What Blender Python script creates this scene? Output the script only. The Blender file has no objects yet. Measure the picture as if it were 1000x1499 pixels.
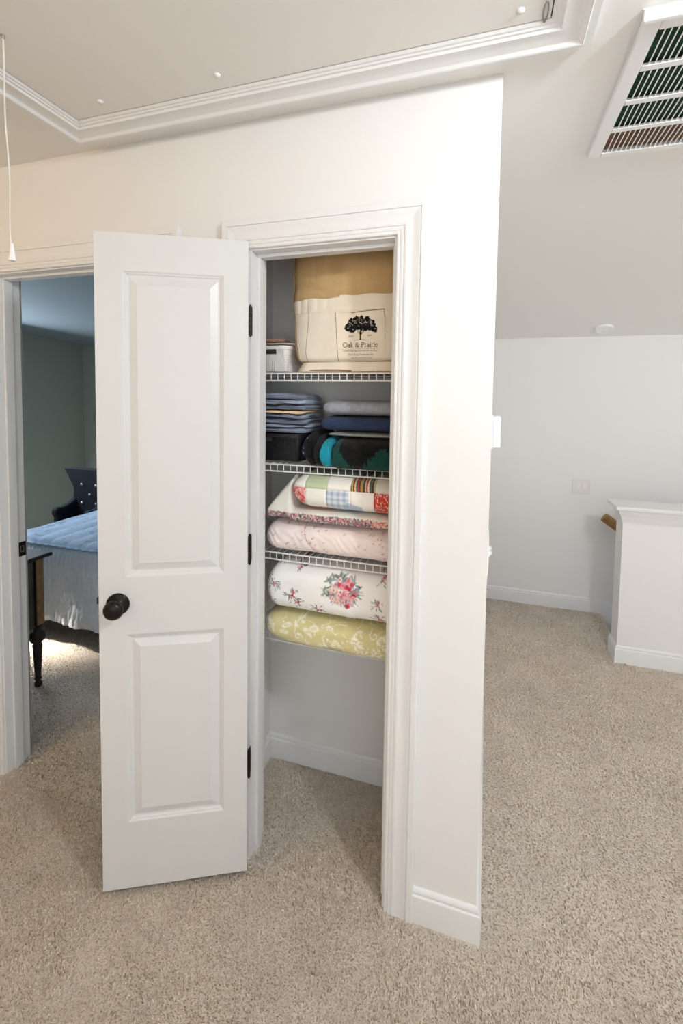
import bpy, math, random
import numpy as np
from mathutils import Vector, Matrix
random.seed(7); rng = np.random.RandomState(7)
S = bpy.context.scene
COL = S.collection

# ------------------------------------------------------------------ camera
W, H = 1000.0, 1499.0
CAMP = dict(x=-0.013414, y=-1.329402, z=1.582547, yaw=0.306794, pitch=0.055143, roll=0.014395, f=672.421, cy=619.807)
def make_camera(p):
    cy_, sy = math.cos(p['yaw']), math.sin(p['yaw'])
    fwd = Vector((-sy, cy_, 0)); right = Vector((cy_, sy, 0)); up = Vector((0, 0, 1))
    c, s = math.cos(p['pitch']), math.sin(p['pitch'])
    fwd, up = fwd * c - up * s, fwd * s + up * c
    c, s = math.cos(p['roll']), math.sin(p['roll'])
    right, up = right * c + up * s, up * c - right * s
    cam = bpy.data.cameras.new('camera'); ob = bpy.data.objects.new('camera', cam); COL.objects.link(ob)
    m = Matrix((right, up, -fwd)).transposed().to_4x4(); m.translation = Vector((p['x'], p['y'], p['z']))
    ob.matrix_world = m
    cam.sensor_fit = 'VERTICAL'; cam.sensor_height = 36.0; cam.sensor_width = 24.0
    cam.lens = p['f'] / H * 36.0
    cam.shift_x = 0.0
    cam.shift_y = -(H / 2 - p['cy']) / H
    cam.clip_start = 0.05; cam.clip_end = 60
    S.camera = ob
make_camera(CAMP)

# ------------------------------------------------------------------ world, lights, exposure
w = bpy.data.worlds.new('world'); S.world = w; w.use_nodes = True
w.node_tree.nodes['Background'].inputs['Color'].default_value = (0.75, 0.85, 1.0, 1)
w.node_tree.nodes['Background'].inputs['Strength'].default_value = 0.6
S.view_settings.view_transform = 'Standard'; S.view_settings.look = 'None'
S.view_settings.gamma = 1.0; S.view_settings.use_curve_mapping = False
S.view_settings.exposure = 0.0
def light(name, kind, loc, energy, color, aim=None, **kw):
    l = bpy.data.lights.new(name, kind); l.energy = energy; l.color = color
    for k, v in kw.items(): setattr(l, k, v)
    o = bpy.data.objects.new(name, l); COL.objects.link(o); o.location = loc
    if aim is not None:
        o.rotation_euler = (Vector(aim) - Vector(loc)).to_track_quat('-Z', 'Y').to_euler()
    return o
light('hall_ceiling_light', 'POINT', (0.86, -1.02, 2.30), 55, (0.925, 0.97, 1.0), shadow_soft_size=0.08)
light('hall_bounce_fill', 'AREA', (0.80, -1.55, 1.45), 2.6, (0.95, 0.985, 1.0), aim=(0.78, -0.9, 2.446), shape='DISK', size=0.3, spread=math.radians(125))  # added out of frame to brighten the ceiling, like a bounced strobe
light('hall_warm_light', 'POINT', (-2.12, -1.5, 2.25), 15, (1.0, 0.60, 0.16), shadow_soft_size=0.08)
light('hall_fill_light', 'AREA', (0.6, -3.1, 1.55), 27, (0.885, 0.95, 1.0), aim=(0.2, 0, 1.35), shape='RECTANGLE', size=3.0, size_y=1.9)  # added fill from behind the camera; the rear wall has no window
light('stair_fill_light', 'AREA', (3.2, 0.6, 1.5), 17.5, (1.0, 0.965, 0.925), aim=(0.6, 1.2, 1.2), shape='RECTANGLE', size=1.6, size_y=1.5)  # unseen fill brightening the far and half walls; no window stands here
light('bedroom_window_light', 'AREA', (-4.60, 1.32, 1.45), 72, (0.72, 0.86, 1.0), aim=(-2.0, .9, 0.4), shape='RECTANGLE', size=1.3, size_y=1.2)
light('bedroom_sun_light', 'AREA', (-4.4, 0.76, 1.75), 2.6, (1.0, 0.92, 0.80), aim=(-2.65, 0.80, 0.0), shape='RECTANGLE', size=0.16, size_y=0.25, spread=math.radians(13))

# ------------------------------------------------------------------ materials
MATS = {}
def mat(name, col=(0.8, 0.8, 0.8), rough=0.5, metal=0.0, noise=0.0, nscale=20.0, bump=0.0, bscale=80.0, attr=None, sheen=0.0, spec=0.5, detail=4):
    if name in MATS: return MATS[name]
    m = bpy.data.materials.new(name); m.use_nodes = True; nt = m.node_tree; n = nt.nodes; L = nt.links
    b = n['Principled BSDF']
    b.inputs['Roughness'].default_value = rough; b.inputs['Metallic'].default_value = metal
    b.inputs['Specular IOR Level'].default_value = spec
    if sheen:
        b.inputs['Sheen Weight'].default_value = sheen; b.inputs['Sheen Roughness'].default_value = 0.6
    tc = n.new('ShaderNodeTexCoord')
    src = None
    if attr:
        a = n.new('ShaderNodeAttribute'); a.attribute_name = attr; src = a.outputs['Color']
    if noise > 0:
        t = n.new('ShaderNodeTexNoise'); t.inputs['Scale'].default_value = nscale; t.inputs['Detail'].default_value = detail
        L.new(tc.outputs['Object'], t.inputs['Vector'])
        r = n.new('ShaderNodeMapRange'); r.inputs['From Min'].default_value = 0.3; r.inputs['From Max'].default_value = 0.7
        r.inputs['To Min'].default_value = 1 - noise; r.inputs['To Max'].default_value = 1 + noise * 0.6
        L.new(t.outputs['Fac'], r.inputs['Value'])
        v = n.new('ShaderNodeVectorMath'); v.operation = 'SCALE'
        if src: L.new(src, v.inputs[0])
        else: v.inputs[0].default_value = col
        L.new(r.outputs['Result'], v.inputs['Scale']); src = v.outputs['Vector']
    if src: L.new(src, b.inputs['Base Color'])
    else: b.inputs['Base Color'].default_value = (*col, 1)
    if bump > 0:
        t = n.new('ShaderNodeTexNoise'); t.inputs['Scale'].default_value = bscale; t.inputs['Detail'].default_value = 5
        L.new(tc.outputs['Object'], t.inputs['Vector'])
        bp = n.new('ShaderNodeBump'); bp.inputs['Strength'].default_value = bump; bp.inputs['Distance'].default_value = 0.004
        L.new(t.outputs['Fac'], bp.inputs['Height']); L.new(bp.outputs['Normal'], b.inputs['Normal'])
    MATS[name] = m; return m

def carpet_mat():
    m = bpy.data.materials.new('carpet'); m.use_nodes = True; nt = m.node_tree; n = nt.nodes; L = nt.links
    b = n['Principled BSDF']; b.inputs['Roughness'].default_value = 1.0; b.inputs['Specular IOR Level'].default_value = 0.1
    tc = n.new('ShaderNodeTexCoord')
    n1 = n.new('ShaderNodeTexNoise'); n1.inputs['Scale'].default_value = 150; n1.inputs['Detail'].default_value = 6; n1.inputs['Roughness'].default_value = 0.75
    n2 = n.new('ShaderNodeTexNoise'); n2.inputs['Scale'].default_value = 6; n2.inputs['Detail'].default_value = 4
    n3 = n.new('ShaderNodeTexNoise'); n3.inputs['Scale'].default_value = 60; n3.inputs['Detail'].default_value = 6
    for x in (n1, n2, n3): L.new(tc.outputs['Object'], x.inputs['Vector'])
    cr = n.new('ShaderNodeValToRGB'); e = cr.color_ramp.elements
    e[0].position = 0.33; e[0].color = (0.55, 0.46, 0.38, 1)
    e[1].position = 0.62; e[1].color = (0.90, 0.82, 0.73, 1)
    k = cr.color_ramp.elements.new(0.48); k.color = (0.80, 0.71, 0.61, 1)
    L.new(n1.outputs['Fac'], cr.inputs['Fac'])
    mp = n.new('ShaderNodeMapRange'); mp.inputs['From Min'].default_value = 0.3; mp.inputs['From Max'].default_value = 0.7
    mp.inputs['To Min'].default_value = 0.90; mp.inputs['To Max'].default_value = 1.08
    L.new(n2.outputs['Fac'], mp.inputs['Value'])
    v = n.new('ShaderNodeVectorMath'); v.operation = 'SCALE'; L.new(cr.outputs['Color'], v.inputs[0]); L.new(mp.outputs['Result'], v.inputs['Scale'])
    L.new(v.outputs['Vector'], b.inputs['Base Color'])
    ad = n.new('ShaderNodeMath'); ad.operation = 'ADD'; L.new(n1.outputs['Fac'], ad.inputs[0]); L.new(n3.outputs['Fac'], ad.inputs[1])
    bp = n.new('ShaderNodeBump'); bp.inputs['Strength'].default_value = 0.9; bp.inputs['Distance'].default_value = 0.008
    L.new(ad.outputs['Value'], bp.inputs['Height']); L.new(bp.outputs['Normal'], b.inputs['Normal'])
    MATS['carpet'] = m; return m
CARPET = carpet_mat()
PAINT = mat('wall_paint', (0.83, 0.822, 0.812), 0.7, bump=0.05, bscale=160)
CEILP = mat('ceiling_paint', (0.84, 0.825, 0.80), 0.8, bump=0.05, bscale=120)
TRIM = mat('trim_white', (0.82, 0.82, 0.825), 0.35, bump=0.02, bscale=30)
DOORW = mat('door_white', (0.70, 0.70, 0.70), 0.38, bump=0.03, bscale=40)
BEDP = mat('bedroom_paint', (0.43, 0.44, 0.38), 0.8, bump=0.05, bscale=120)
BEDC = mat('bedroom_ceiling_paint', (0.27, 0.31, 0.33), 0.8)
BLACK = mat('black_bronze', (0.012, 0.011, 0.010), 0.33, metal=0.6, noise=0.3, nscale=30)
WIREW = mat('white_vinyl_wire', (0.82, 0.81, 0.79), 0.4)
DARKGAP = mat('dark_gap', (0.03, 0.028, 0.025), 0.9)
GREEN = mat('filter_green', (0.02, 0.085, 0.04), 0.8, noise=0.4, nscale=25)
WOOD = mat('handrail_oak', (0.33, 0.17, 0.055), 0.4, noise=0.25, nscale=30)
BEAM = mat('framing_wood', (0.30, 0.17, 0.10), 0.8, noise=0.4, nscale=20)

# ------------------------------------------------------------------ helpers
def V(*a): return np.array(a, float)
class MB:
    def __init__(s): s.v = []; s.f = []; s.m = []
    def add(s, vs, fs, mi=0):
        b = len(s.v); s.v += [tuple(map(float, p)) for p in vs]
        s.f += [tuple(i + b for i in f) for f in fs]; s.m += [mi] * len(fs); return s
    def box(s, x0, x1, y0, y1, z0, z1, mi=0):
        vs = [(x, y, z) for z in (z0, z1) for y in (y0, y1) for x in (x0, x1)]
        return s.add(vs, [(0, 2, 3, 1), (4, 5, 7, 6), (0, 1, 5, 4), (2, 6, 7, 3), (0, 4, 6, 2), (1, 3, 7, 5)], mi)
    def prism(s, poly, fn, h0, h1, mi=0):
        """poly: 2D outline; fn(a,b,h)->xyz"""
        n = len(poly); vs = [fn(a, b, h0) for a, b in poly] + [fn(a, b, h1) for a, b in poly]
        fs = [tuple(range(n))[::-1], tuple(range(n, 2 * n))] + [(i, (i + 1) % n, n + (i + 1) % n, n + i) for i in range(n)]
        return s.add(vs, fs, mi)
    def tube(s, pts, r, seg=8, mi=0, cap=True):
        P = [Vector(p) for p in pts]; n = len(P); vs = []; fs = []
        ref = None
        for i, p in enumerate(P):
            d = (P[min(i + 1, n - 1)] - P[max(i - 1, 0)]).normalized()
            if ref is None: ref = d.orthogonal().normalized()
            ref = (ref - d * ref.dot(d)).normalized(); b = d.cross(ref)
            rr = r[i] if isinstance(r, (list, tuple)) else r
            for k in range(seg):
                a = 2 * math.pi * k / seg; vs.append(p + ref * (rr * math.cos(a)) + b * (rr * math.sin(a)))
        for i in range(n - 1):
            for k in range(seg):
                k2 = (k + 1) % seg; fs.append((i * seg + k, i * seg + k2, (i + 1) * seg + k2, (i + 1) * seg + k))
        if cap: fs += [tuple(range(seg))[::-1], tuple((n - 1) * seg + k for k in range(seg))]
        return s.add(vs, fs, mi)
    def lathe(s, prof, o, axis=(0, 0, 1), seg=32, mi=0):
        """prof: (radius, height along axis)"""
        a = Vector(axis).normalized(); u = a.orthogonal().normalized(); b = a.cross(u); o = Vector(o); vs = []; fs = []
        for r, h in prof:
            for k in range(seg):
                t = 2 * math.pi * k / seg; vs.append(o + a * h + u * (r * math.cos(t)) + b * (r * math.sin(t)))
        for i in range(len(prof) - 1):
            for k in range(seg):
                k2 = (k + 1) % seg; fs.append((i * seg + k, i * seg + k2, (i + 1) * seg + k2, (i + 1) * seg + k))
        fs += [tuple(range(seg))[::-1], tuple((len(prof) - 1) * seg + k for k in range(seg))]
        return s.add(vs, fs, mi)
    def sweep(s, path, N, prof, only=None, cap=True, mi=0):
        """profile (a=lateral N x dir, b=along N) along a planar path, mitred; only = segment indices"""
        P = [Vector(p) for p in path]; N = Vector(N).normalized(); n = len(P); rings = []
        for i in range(n):
            ls = []
            if i > 0: ls.append(N.cross((P[i] - P[i - 1]).normalized()))
            if i < n - 1: ls.append(N.cross((P[i + 1] - P[i]).normalized()))
            m = ls[0] if len(ls) == 1 else (ls[0] + ls[1]) / (1 + ls[0].dot(ls[1]))
            rings.append([P[i] + m * a + N * b for a, b in prof])
        k = len(prof)
        for i in (range(n - 1) if only is None else only):
            vs = rings[i] + rings[i + 1]
            fs = [(j, (j + 1) % k, k + (j + 1) % k, k + j) for j in range(k)]
            if cap: fs += [tuple(range(k))[::-1], tuple(range(k, 2 * k))]
            s.add(vs, fs, mi)
        return s
    def obj(s, name, mats, parent=None, smooth=None, bevel=0, kind=None, label=None, cat=None, group=None, seg=2):
        off = Vector((0, 0, 0)); q = parent
        while q is not None: off += q.location; q = q.parent
        me = bpy.data.meshes.new(name)
        me.from_pydata([(a - off.x, b - off.y, c - off.z) for a, b, c in s.v], [], s.f)
        for m in (mats if isinstance(mats, (list, tuple)) else [mats]): me.materials.append(m)
        if len(set(s.m)) > 1: me.polygons.foreach_set('material_index', s.m)
        me.validate()
        import bmesh
        bm = bmesh.new(); bm.from_mesh(me); bmesh.ops.recalc_face_normals(bm, faces=bm.faces); bm.to_mesh(me); bm.free()
        if smooth is not None:
            me.polygons.foreach_set('use_smooth', [True] * len(me.polygons))
            if smooth > 0: me.set_sharp_from_angle(angle=math.radians(smooth))
        o = bpy.data.objects.new(name, me); COL.objects.link(o); o.parent = parent
        if bevel:
            b = o.modifiers.new('bevel', 'BEVEL'); b.width = bevel; b.segments = seg; b.limit_method = 'ANGLE'; b.angle_limit = math.radians(40)
        if kind: o['kind'] = kind
        tag(o, label, cat, group); return o
def tag(o, label=None, cat=None, group=None):
    if label: o['label'] = label
    if cat: o['category'] = cat
    if group: o['group'] = group
    return o
def empty(name, loc, label=None, cat=None, group=None, kind=None):
    o = bpy.data.objects.new(name, None); COL.objects.link(o); o.location = loc; o.empty_display_size = 0.05
    if kind: o['kind'] = kind
    return tag(o, label, cat, group)
def grid_obj(name, P, m, parent=None, colors=None, closed_u=False, caps=False, **kw):
    """P: (nu, nv, 3) grid of points -> smooth quad mesh"""
    nu, nv = P.shape[:2]
    idx = np.arange(nu * nv).reshape(nu, nv)
    I = np.vstack([idx, idx[:1]]) if closed_u else idx
    q = np.stack([I[:-1, :-1], I[1:, :-1], I[1:, 1:], I[:-1, 1:]], -1).reshape(-1, 4)
    off = Vector((0, 0, 0)); r = parent
    while r is not None: off += r.location; r = r.parent
    v = P.reshape(-1, 3) - np.array(off)
    me = bpy.data.meshes.new(name)
    me.vertices.add(len(v)); me.vertices.foreach_set('co', v.astype(np.float32).ravel())
    fl = [q.ravel()]; starts = np.arange(len(q)) * 4; tot = np.full(len(q), 4)
    if caps:
        c0 = idx[:, 0][::-1]; c1 = idx[:, -1]
        fl += [c0, c1]; starts = np.concatenate([starts, [len(q) * 4, len(q) * 4 + nu]]); tot = np.concatenate([tot, [nu, nu]])
    fl = np.concatenate(fl)
    me.loops.add(len(fl)); me.loops.foreach_set('vertex_index', fl.astype(np.int32))
    me.polygons.add(len(starts)); me.polygons.foreach_set('loop_start', starts.astype(np.int32))
    try: me.polygons.foreach_set('loop_total', tot.astype(np.int32))
    except Exception: pass
    me.polygons.foreach_set('use_smooth', np.ones(len(starts), bool))
    me.materials.append(m); me.update(calc_edges=True); me.validate()
    if colors is not None:
        a = me.color_attributes.new('Col', 'FLOAT_COLOR', 'POINT')
        c = np.ones((len(v), 4), np.float32); c[:, :3] = colors.reshape(-1, 3); a.data.foreach_set('color', c.ravel())
    o = bpy.data.objects.new(name, me); COL.objects.link(o); o.parent = parent
    if kw.get('kind'): o['kind'] = kw['kind']
    tag(o, kw.get('label'), kw.get('cat'), kw.get('group')); return o
_tab = rng.rand(64, 64, 64)
def vnoise(x, y, z):
    """value noise, vectorised, 0..1"""
    x, y, z = np.broadcast_arrays(x, y, z)
    xi, yi, zi = np.floor(x).astype(int), np.floor(y).astype(int), np.floor(z).astype(int)
    fx, fy, fz = x - xi, y - yi, z - zi
    fx, fy, fz = [t * t * (3 - 2 * t) for t in (fx, fy, fz)]
    g = lambda a, b, c: _tab[(xi + a) % 64, (yi + b) % 64, (zi + c) % 64]
    l = lambda a, b, t: a + (b - a) * t
    return l(l(l(g(0, 0, 0), g(1, 0, 0), fx), l(g(0, 1, 0), g(1, 1, 0), fx), fy),
             l(l(g(0, 0, 1), g(1, 0, 1), fx), l(g(0, 1, 1), g(1, 1, 1), fx), fy), fz)
def fbm(x, y, z, o=3):
    s = 0; a = 0.5
    for i in range(o): s = s + a * (vnoise(x * 2**i + 7 * i, y * 2**i, z * 2**i) - 0.5); a *= 0.5
    return s
def lin(r, g, b):
    return np.array([((c / 255 + 0.055) / 1.055) ** 2.4 if c > 10 else c / 255 / 12.92 for c in (r, g, b)])

# ------------------------------------------------------------------ the room
ZC = 2.446; F = 2.468; G = 2.058; YT = 0.106; YCR = 0.60; XS = 0.84
OPN = (-0.742, -0.281); BOP = (-1.874, -1.103); ZO = 2.045
st = dict(kind='structure')
fl = MB()
for r in ((-3.4, 3.5, -3.3, 0.0), (-4.7, 0.0, 0.0, 3.1), (0.0, 3.5, 0.0, 1.90), (0.0, XS, 1.90, F + .1)):
    n0 = len(fl.v); fl.add([(r[0], r[2], 0), (r[1], r[2], 0), (r[1], r[3], 0), (r[0], r[3], 0)], [(0, 1, 2, 3)])
floor = fl.obj('floor', CARPET, **st)
tag(floor, 'beige cut pile carpet running from the hall into the closet and bedroom', 'carpet')

def wall(name, boxes, m=PAINT, label=None, mi=None):
    b = MB()
    for i, q in enumerate(boxes): b.box(*q, mi=(mi[i] if mi else 0))
    o = b.obj(name, m, **st); tag(o, label, 'wall' if 'wall' in name else 'ceiling'); return o
wall('wall_front', [(-3.4, BOP[0] - .012, 0, YT, 0, ZC), (BOP[0] - .012, BOP[1] + .012, 0, YT, ZO + .012, ZC), (BOP[1] + .012, OPN[0] - .012, 0, YT, 0, ZC),
                    (OPN[0] - .012, OPN[1] + .012, 0, YT, ZO + .012, ZC), (OPN[1] + .012, 0, 0, YT, 0, ZC)], label='pale hall wall around the closet and bedroom doorways')
wall('wall_side', [(-.11, 0, YT, F + .1, 0, ZC)], label='white side wall going back from the closet corner')
wall('wall_closet_back', [(-.97, -.11, .446, .53, 0, ZC)], label='shaded wall behind the closet shelves')
wall('wall_closet_left', [(-.97, -.887, YT, .446, 0, ZC)], label='closet side wall behind the open door')
wall('wall_back', [(0, 3.5, F, F + .1, -1.6, ZC)], label='far beige hall wall beyond the stair half wall')
wall('wall_left', [(-3.5, -3.4, -3.3, YT, 0, ZC)]); wall('wall_right', [(3.5, 3.6, -3.3, F + .1, 0, ZC)]); wall('wall_rear', [(-3.4, 3.5, -3.4, -3.3, 0, ZC)])
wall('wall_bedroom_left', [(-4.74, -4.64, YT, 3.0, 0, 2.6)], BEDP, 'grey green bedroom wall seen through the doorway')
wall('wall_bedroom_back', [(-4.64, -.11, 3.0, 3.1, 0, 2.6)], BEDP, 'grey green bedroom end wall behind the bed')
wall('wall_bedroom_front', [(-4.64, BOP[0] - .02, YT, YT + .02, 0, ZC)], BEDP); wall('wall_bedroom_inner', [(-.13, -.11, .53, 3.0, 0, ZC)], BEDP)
# ceilings
zs = lambda y: ZC - (ZC - G) * ((y - YCR) / (F - YCR)) ** 2 if y > YCR else ZC
c = MB(); c.box(-3.4, 3.5, -3.3, YT, ZC, ZC + .08)
yy_ = [YT, YCR] + [YCR + (F + .05 - YCR) * i / 24 for i in range(1, 25)]
c.prism([(y, zs(y)) for y in yy_] + [(F + .05, ZC + .08), (YT, ZC + .08)], lambda a, b, h: (h, a, b), -.97, 3.5)
tag(c.obj('ceiling', CEILP, smooth=20, **st), 'off white hall ceiling sloping down towards the far wall', 'ceiling')
c = MB(); zb = lambda y: 2.208 - .058 * (y - 2.22)
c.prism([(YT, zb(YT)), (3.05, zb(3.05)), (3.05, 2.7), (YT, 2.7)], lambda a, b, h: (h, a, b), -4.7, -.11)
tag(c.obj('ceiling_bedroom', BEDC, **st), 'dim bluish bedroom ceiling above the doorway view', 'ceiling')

# casings, jambs, baseboards
CAS = [(0, 0), (0, .008), (.002, .0105), (.007, .0115), (.0085, .0095), (.011, .0095), (.0125, .012), (.019, .013), (.0205, .011), (.0225, .011), (.024, .0145),
       (.030, .0155), (.034, .0142), (.044, .0135), (.054, .0145), (.062, .0175), (.066, .0185), (.0675, .0150), (.0695, .0150), (.071, .0190), (.087, .0190), (.090, .0175), (.090, 0)]
def casing(name, x0, x1, label):
    b = MB(); b.sweep([(x0, 0, 0), (x0, 0, ZO + .005), (x1, 0, ZO + .005), (x1, 0, 0)], (0, -1, 0), CAS)
    return tag(b.obj(name, TRIM, smooth=25, **st), label, 'trim')
casing('trim_1', OPN[0] - .010, OPN[1] + .007, 'white moulded casing around the linen closet opening')
casing('trim_2', BOP[0] - .006, BOP[1] + .006, 'white moulded casing around the bedroom doorway')
def jamb(name, a, b_, ys, label):
    b = MB(); t = .012; y1 = YT - .002
    b.box(a - t, a, 0.0, y1, 0, ZO); b.box(b_, b_ + t, 0.0, y1, 0, ZO); b.box(a - t, b_ + t, 0.0, y1, ZO, ZO + t)
    s0, s1 = ys; d = .011
    b.box(a, a + d, s0, s1, 0, ZO - d); b.box(b_ - d, b_, s0, s1, 0, ZO - d); b.box(a, b_, s0, s1, ZO - d, ZO)
    return tag(b.obj(name, TRIM, bevel=.0015, **st), label, 'trim')
jamb('trim_3', OPN[0], OPN[1], (.036, .072), 'white jamb lining and stop inside the closet opening')
bj = jamb('trim_4', BOP[0], BOP[1], (.030, .066), 'white jamb lining of the bedroom doorway with strike plate')
BB = [(0, 0), (.0135, 0), (.0135, .078), (.0125, .084), (.0085, .088), (.0100, .094), (.0075, .101), (.0035, .106), (0, .106)]
def base(name, path, segs, label=None):
    o = MB().sweep(path, (0, 0, 1), BB, only=segs).obj(name, TRIM, smooth=35, **st); return tag(o, label, 'baseboard')
pth = [(XS - .001, F, 0), (0, F, 0), (0, 0, 0), (OPN[1] + .097, 0, 0)]
base('baseboard_back', pth, [0], 'white baseboard along the far hall wall')
base('baseboard_side', pth, [1], 'white baseboard running back from the closet corner')
base('baseboard_front', pth, [2], 'short white baseboard between closet casing and corner')
base('baseboard_front_left', [(OPN[0] - .10, 0, 0), (BOP[1] + .096, 0, 0)], [0]); base('baseboard_far_left', [(BOP[0] - .096, 0, 0), (-3.4, 0, 0)], [0])
pth = [(-.11, .446, 0), (-.887, .446, 0), (-.887, YT, 0)]
base('baseboard_closet_back', pth, [0], 'white baseboard on the closet back wall')
base('baseboard_closet_left', pth, [1], 'short white baseboard on the closet side wall')
base('baseboard_bedroom', [(-.13, 3.0, 0), (-4.64, 3.0, 0), (-4.64, YT + .02, 0)], None)

# strike plate on the bedroom jamb
sp = MB(); x = BOP[0]
sp.prism([(.070, .895), (.103, .895), (.103, .956), (.070, .956)], lambda a, b, h: (h, a, b), x, x + .0025)
spo = sp.obj('strike_plate', BLACK, bj, bevel=.001, label='black strike plate')
sp = MB(); 
for (a, b_, c_, d) in ((.079, .094, .913, .916), (.079, .094, .936, .939), (.079, .081, .913, .939), (.092, .094, .913, .939)): sp.box(x + .0025, x + .0035, a, b_, c_, d)
sp.obj('lip', mat('worn_brass', (.45, .36, .26), .35, metal=.7), spo)

# ------------------------------------------------------------------ closet door
A = V(-.722, -.057); B = V(-1.115, -.256); DW = .4405
dd = (B - A) / np.linalg.norm(B - A); nn = V(-dd[1], dd[0])       # nn points...
if nn[1] > 0: nn = -nn                                           # front normal towards the hall
Z0D, Z1D = .027, 2.056; TH = .035
def DP(s, h, z): p = A + dd * s + nn * h; return (p[0], p[1], z)
door = empty('door_1', (A[0], A[1], Z0D), 'white two panel closet door standing open with black knob', 'door', kind='structure')
PANELS = [(.071, .368, 1.028, 1.950, .113, .323, 1.070, 1.910), (.071, .364, .243, .851, .114, .319, .283, .808)]
def door_leaf():
    b = MB()
    for side in (0, 1):
        H0 = (lambda h: h) if side == 0 else (lambda h: -TH - h)
        xs = [0, .071, .366, DW]; zs = [Z0D, .243, .851, 1.028, 1.950, Z1D]
        for i in range(3):
            for j in range(5):
                if i == 1 and j in (1, 3): continue
                b.add([DP(xs[i], H0(0), zs[j]), DP(xs[i + 1], H0(0), zs[j]), DP(xs[i + 1], H0(0), zs[j + 1]), DP(xs[i], H0(0), zs[j + 1])], [(0, 1, 2, 3)])
        for (z0, z1) in ((.243, .851), (1.028, 1.950)):
            prof = [(0, 0), (.003, -.0005), (.006, -.003), (.010, -.0042), (.013, -.0075), (.017, -.0085), (.020, -.0085), (.040, -.0015), (.042, -.0005), (.0425, -.0005)]
            rs = [[DP(xs[1] + a, H0(h), z0 + a), DP(xs[2] - a, H0(h), z0 + a), DP(xs[2] - a, H0(h), z1 - a), DP(xs[1] + a, H0(h), z1 - a)] for a, h in prof]
            for r0, r1 in zip(rs[:-1], rs[1:]):
                b.add(r0 + r1, [(k, (k + 1) % 4, 4 + (k + 1) % 4, 4 + k) for k in range(4)])
            b.add(rs[-1], [(0, 1, 2, 3)])
    e = .0
    b.add([DP(0, 0, Z0D), DP(DW, 0, Z0D), DP(DW, -TH, Z0D), DP(0, -TH, Z0D), DP(0, 0, Z1D), DP(DW, 0, Z1D), DP(DW, -TH, Z1D), DP(0, -TH, Z1D)],
          [(0, 1, 2, 3), (4, 7, 6, 5), (1, 5, 6, 2), (0, 3, 7, 4)])
    me = b
    return me
dl = door_leaf().obj('door_leaf', DOORW, door)
import bmesh as _b
_bm = _b.new(); _bm.from_mesh(dl.data); _b.ops.remove_doubles(_bm, verts=_bm.verts, dist=1e-5); _b.ops.recalc_face_normals(_bm, faces=_bm.faces); _bm.to_mesh(dl.data); _bm.free()
KZ = .947; KS = .386
for side in (1, -1):
    o0 = DP(KS, 0 if side == 1 else -TH, KZ); ax = (nn[0] * side, nn[1] * side, 0)
    kn = MB().lathe([(.034, 0), (.034, .003), (.0325, .005), (.028, .0065), (.024, .0085), (.016, .011), (.0125, .016), (.0115, .026), (.014, .030)], o0, ax, 40).obj('knob_rosette', BLACK, door, smooth=40)
    MB().lathe([(.0115, .026), (.015, .029), (.022, .032), (.0262, .037), (.0285, .0425), (.0288, .046), (.0275, .0475), (.0275, .049), (.0255, .053), (.021, .0575), (.0135, .0605), (.005, .0615), (.0005, .0616)], o0, ax, 40).obj('door_knob', BLACK, kn, smooth=40)
lt = MB(); lt.prism([(DW, -.024), (DW + .010, -.020), (DW + .010, -.012), (DW, -.010)], lambda a, b, h: DP(a, b, h), .945, .964)
lt.obj('latch', BLACK, door, bevel=.001)
for i, hz in enumerate((1.816, 1.099, .390)):
    b = MB()
    for k in range(5): b.tube([DP(-.0065, -.0045, hz - .0445 + k * .018), DP(-.0065, -.0045, hz - .0445 + k * .018 + .0165)], .0052, 12)
    b.tube([DP(-.0065, -.0045, hz - .049), DP(-.0065, -.0045, hz + .050)], .0035, 10)
    hg = b.obj('hinge', BLACK, door, smooth=40)
    # jamb leaf folded against the casing edge, with rounded corners
    px, py = DP(-.0065, -.004, 0)[:2]; pts = []
    q = [(px, -.0), (px, 0)]
    r = .008; out = []
    h2 = .0445
    w_ = .026
    for (cx, cz, a0) in ((w_ - r, h2 - r, 0), (w_ - r, -h2 + r, -90)):
        rng_ = range(90, -1, -30) if a0 == 0 else range(0, -91, -30)
        for a in rng_: out.append((cx + r * math.cos(math.radians(a)), cz + r * math.sin(math.radians(a))))
    out = [(-.002, h2)] + out + [(-.002, -h2)]
    lx, ly = (OPN[0] + .0022 - px), (.024 - py); ln = math.hypot(lx, ly); lx /= ln; ly /= ln
    nx, ny = -ly, lx
    MB().prism(out, lambda a, b_, h: (px + lx * a + nx * h, py + ly * a + ny * h, hz + b_), -.0012, .0012).obj('hinge_leaf', BLACK, hg)

# ------------------------------------------------------------------ thermostat and switch on the side wall, plate on far wall
th = MB(); th.box(0, .006, .165, .285, 1.430, 1.536); 
tho = th.obj('thermostat', mat('plastic_white', (.9, .9, .9), .4), bevel=.002); tag(tho, 'small white box on the side wall beyond the closet corner', 'thermostat')
MB().box(.006, .028, .170, .280, 1.434, 1.532).obj('cover', MATS['plastic_white'], tho, bevel=.004)
sw = MB().box(0, .0045, .15, .27, 1.035, 1.15).obj('light_switch', MATS['plastic_white'], bevel=.0015); tag(sw, 'white switch plate low on the side wall past the closet corner', 'light switch')
for yy in (.187, .233): MB().prism([(.004, 1.082), (.014, 1.096), (.013, 1.102), (.004, 1.103)], lambda a, b, h: (a, h, b), yy - .005, yy + .005).obj('toggle', MATS['plastic_white'], sw)
pm = mat('plate_almond', (.78, .755, .725), .45)
pl = MB().box(.615, .735, F - .006, F, .895, 1.005).obj('switch_plate', pm, bevel=.002); tag(pl, 'pale double switch plate on the far hall wall', 'switch plate')
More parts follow.
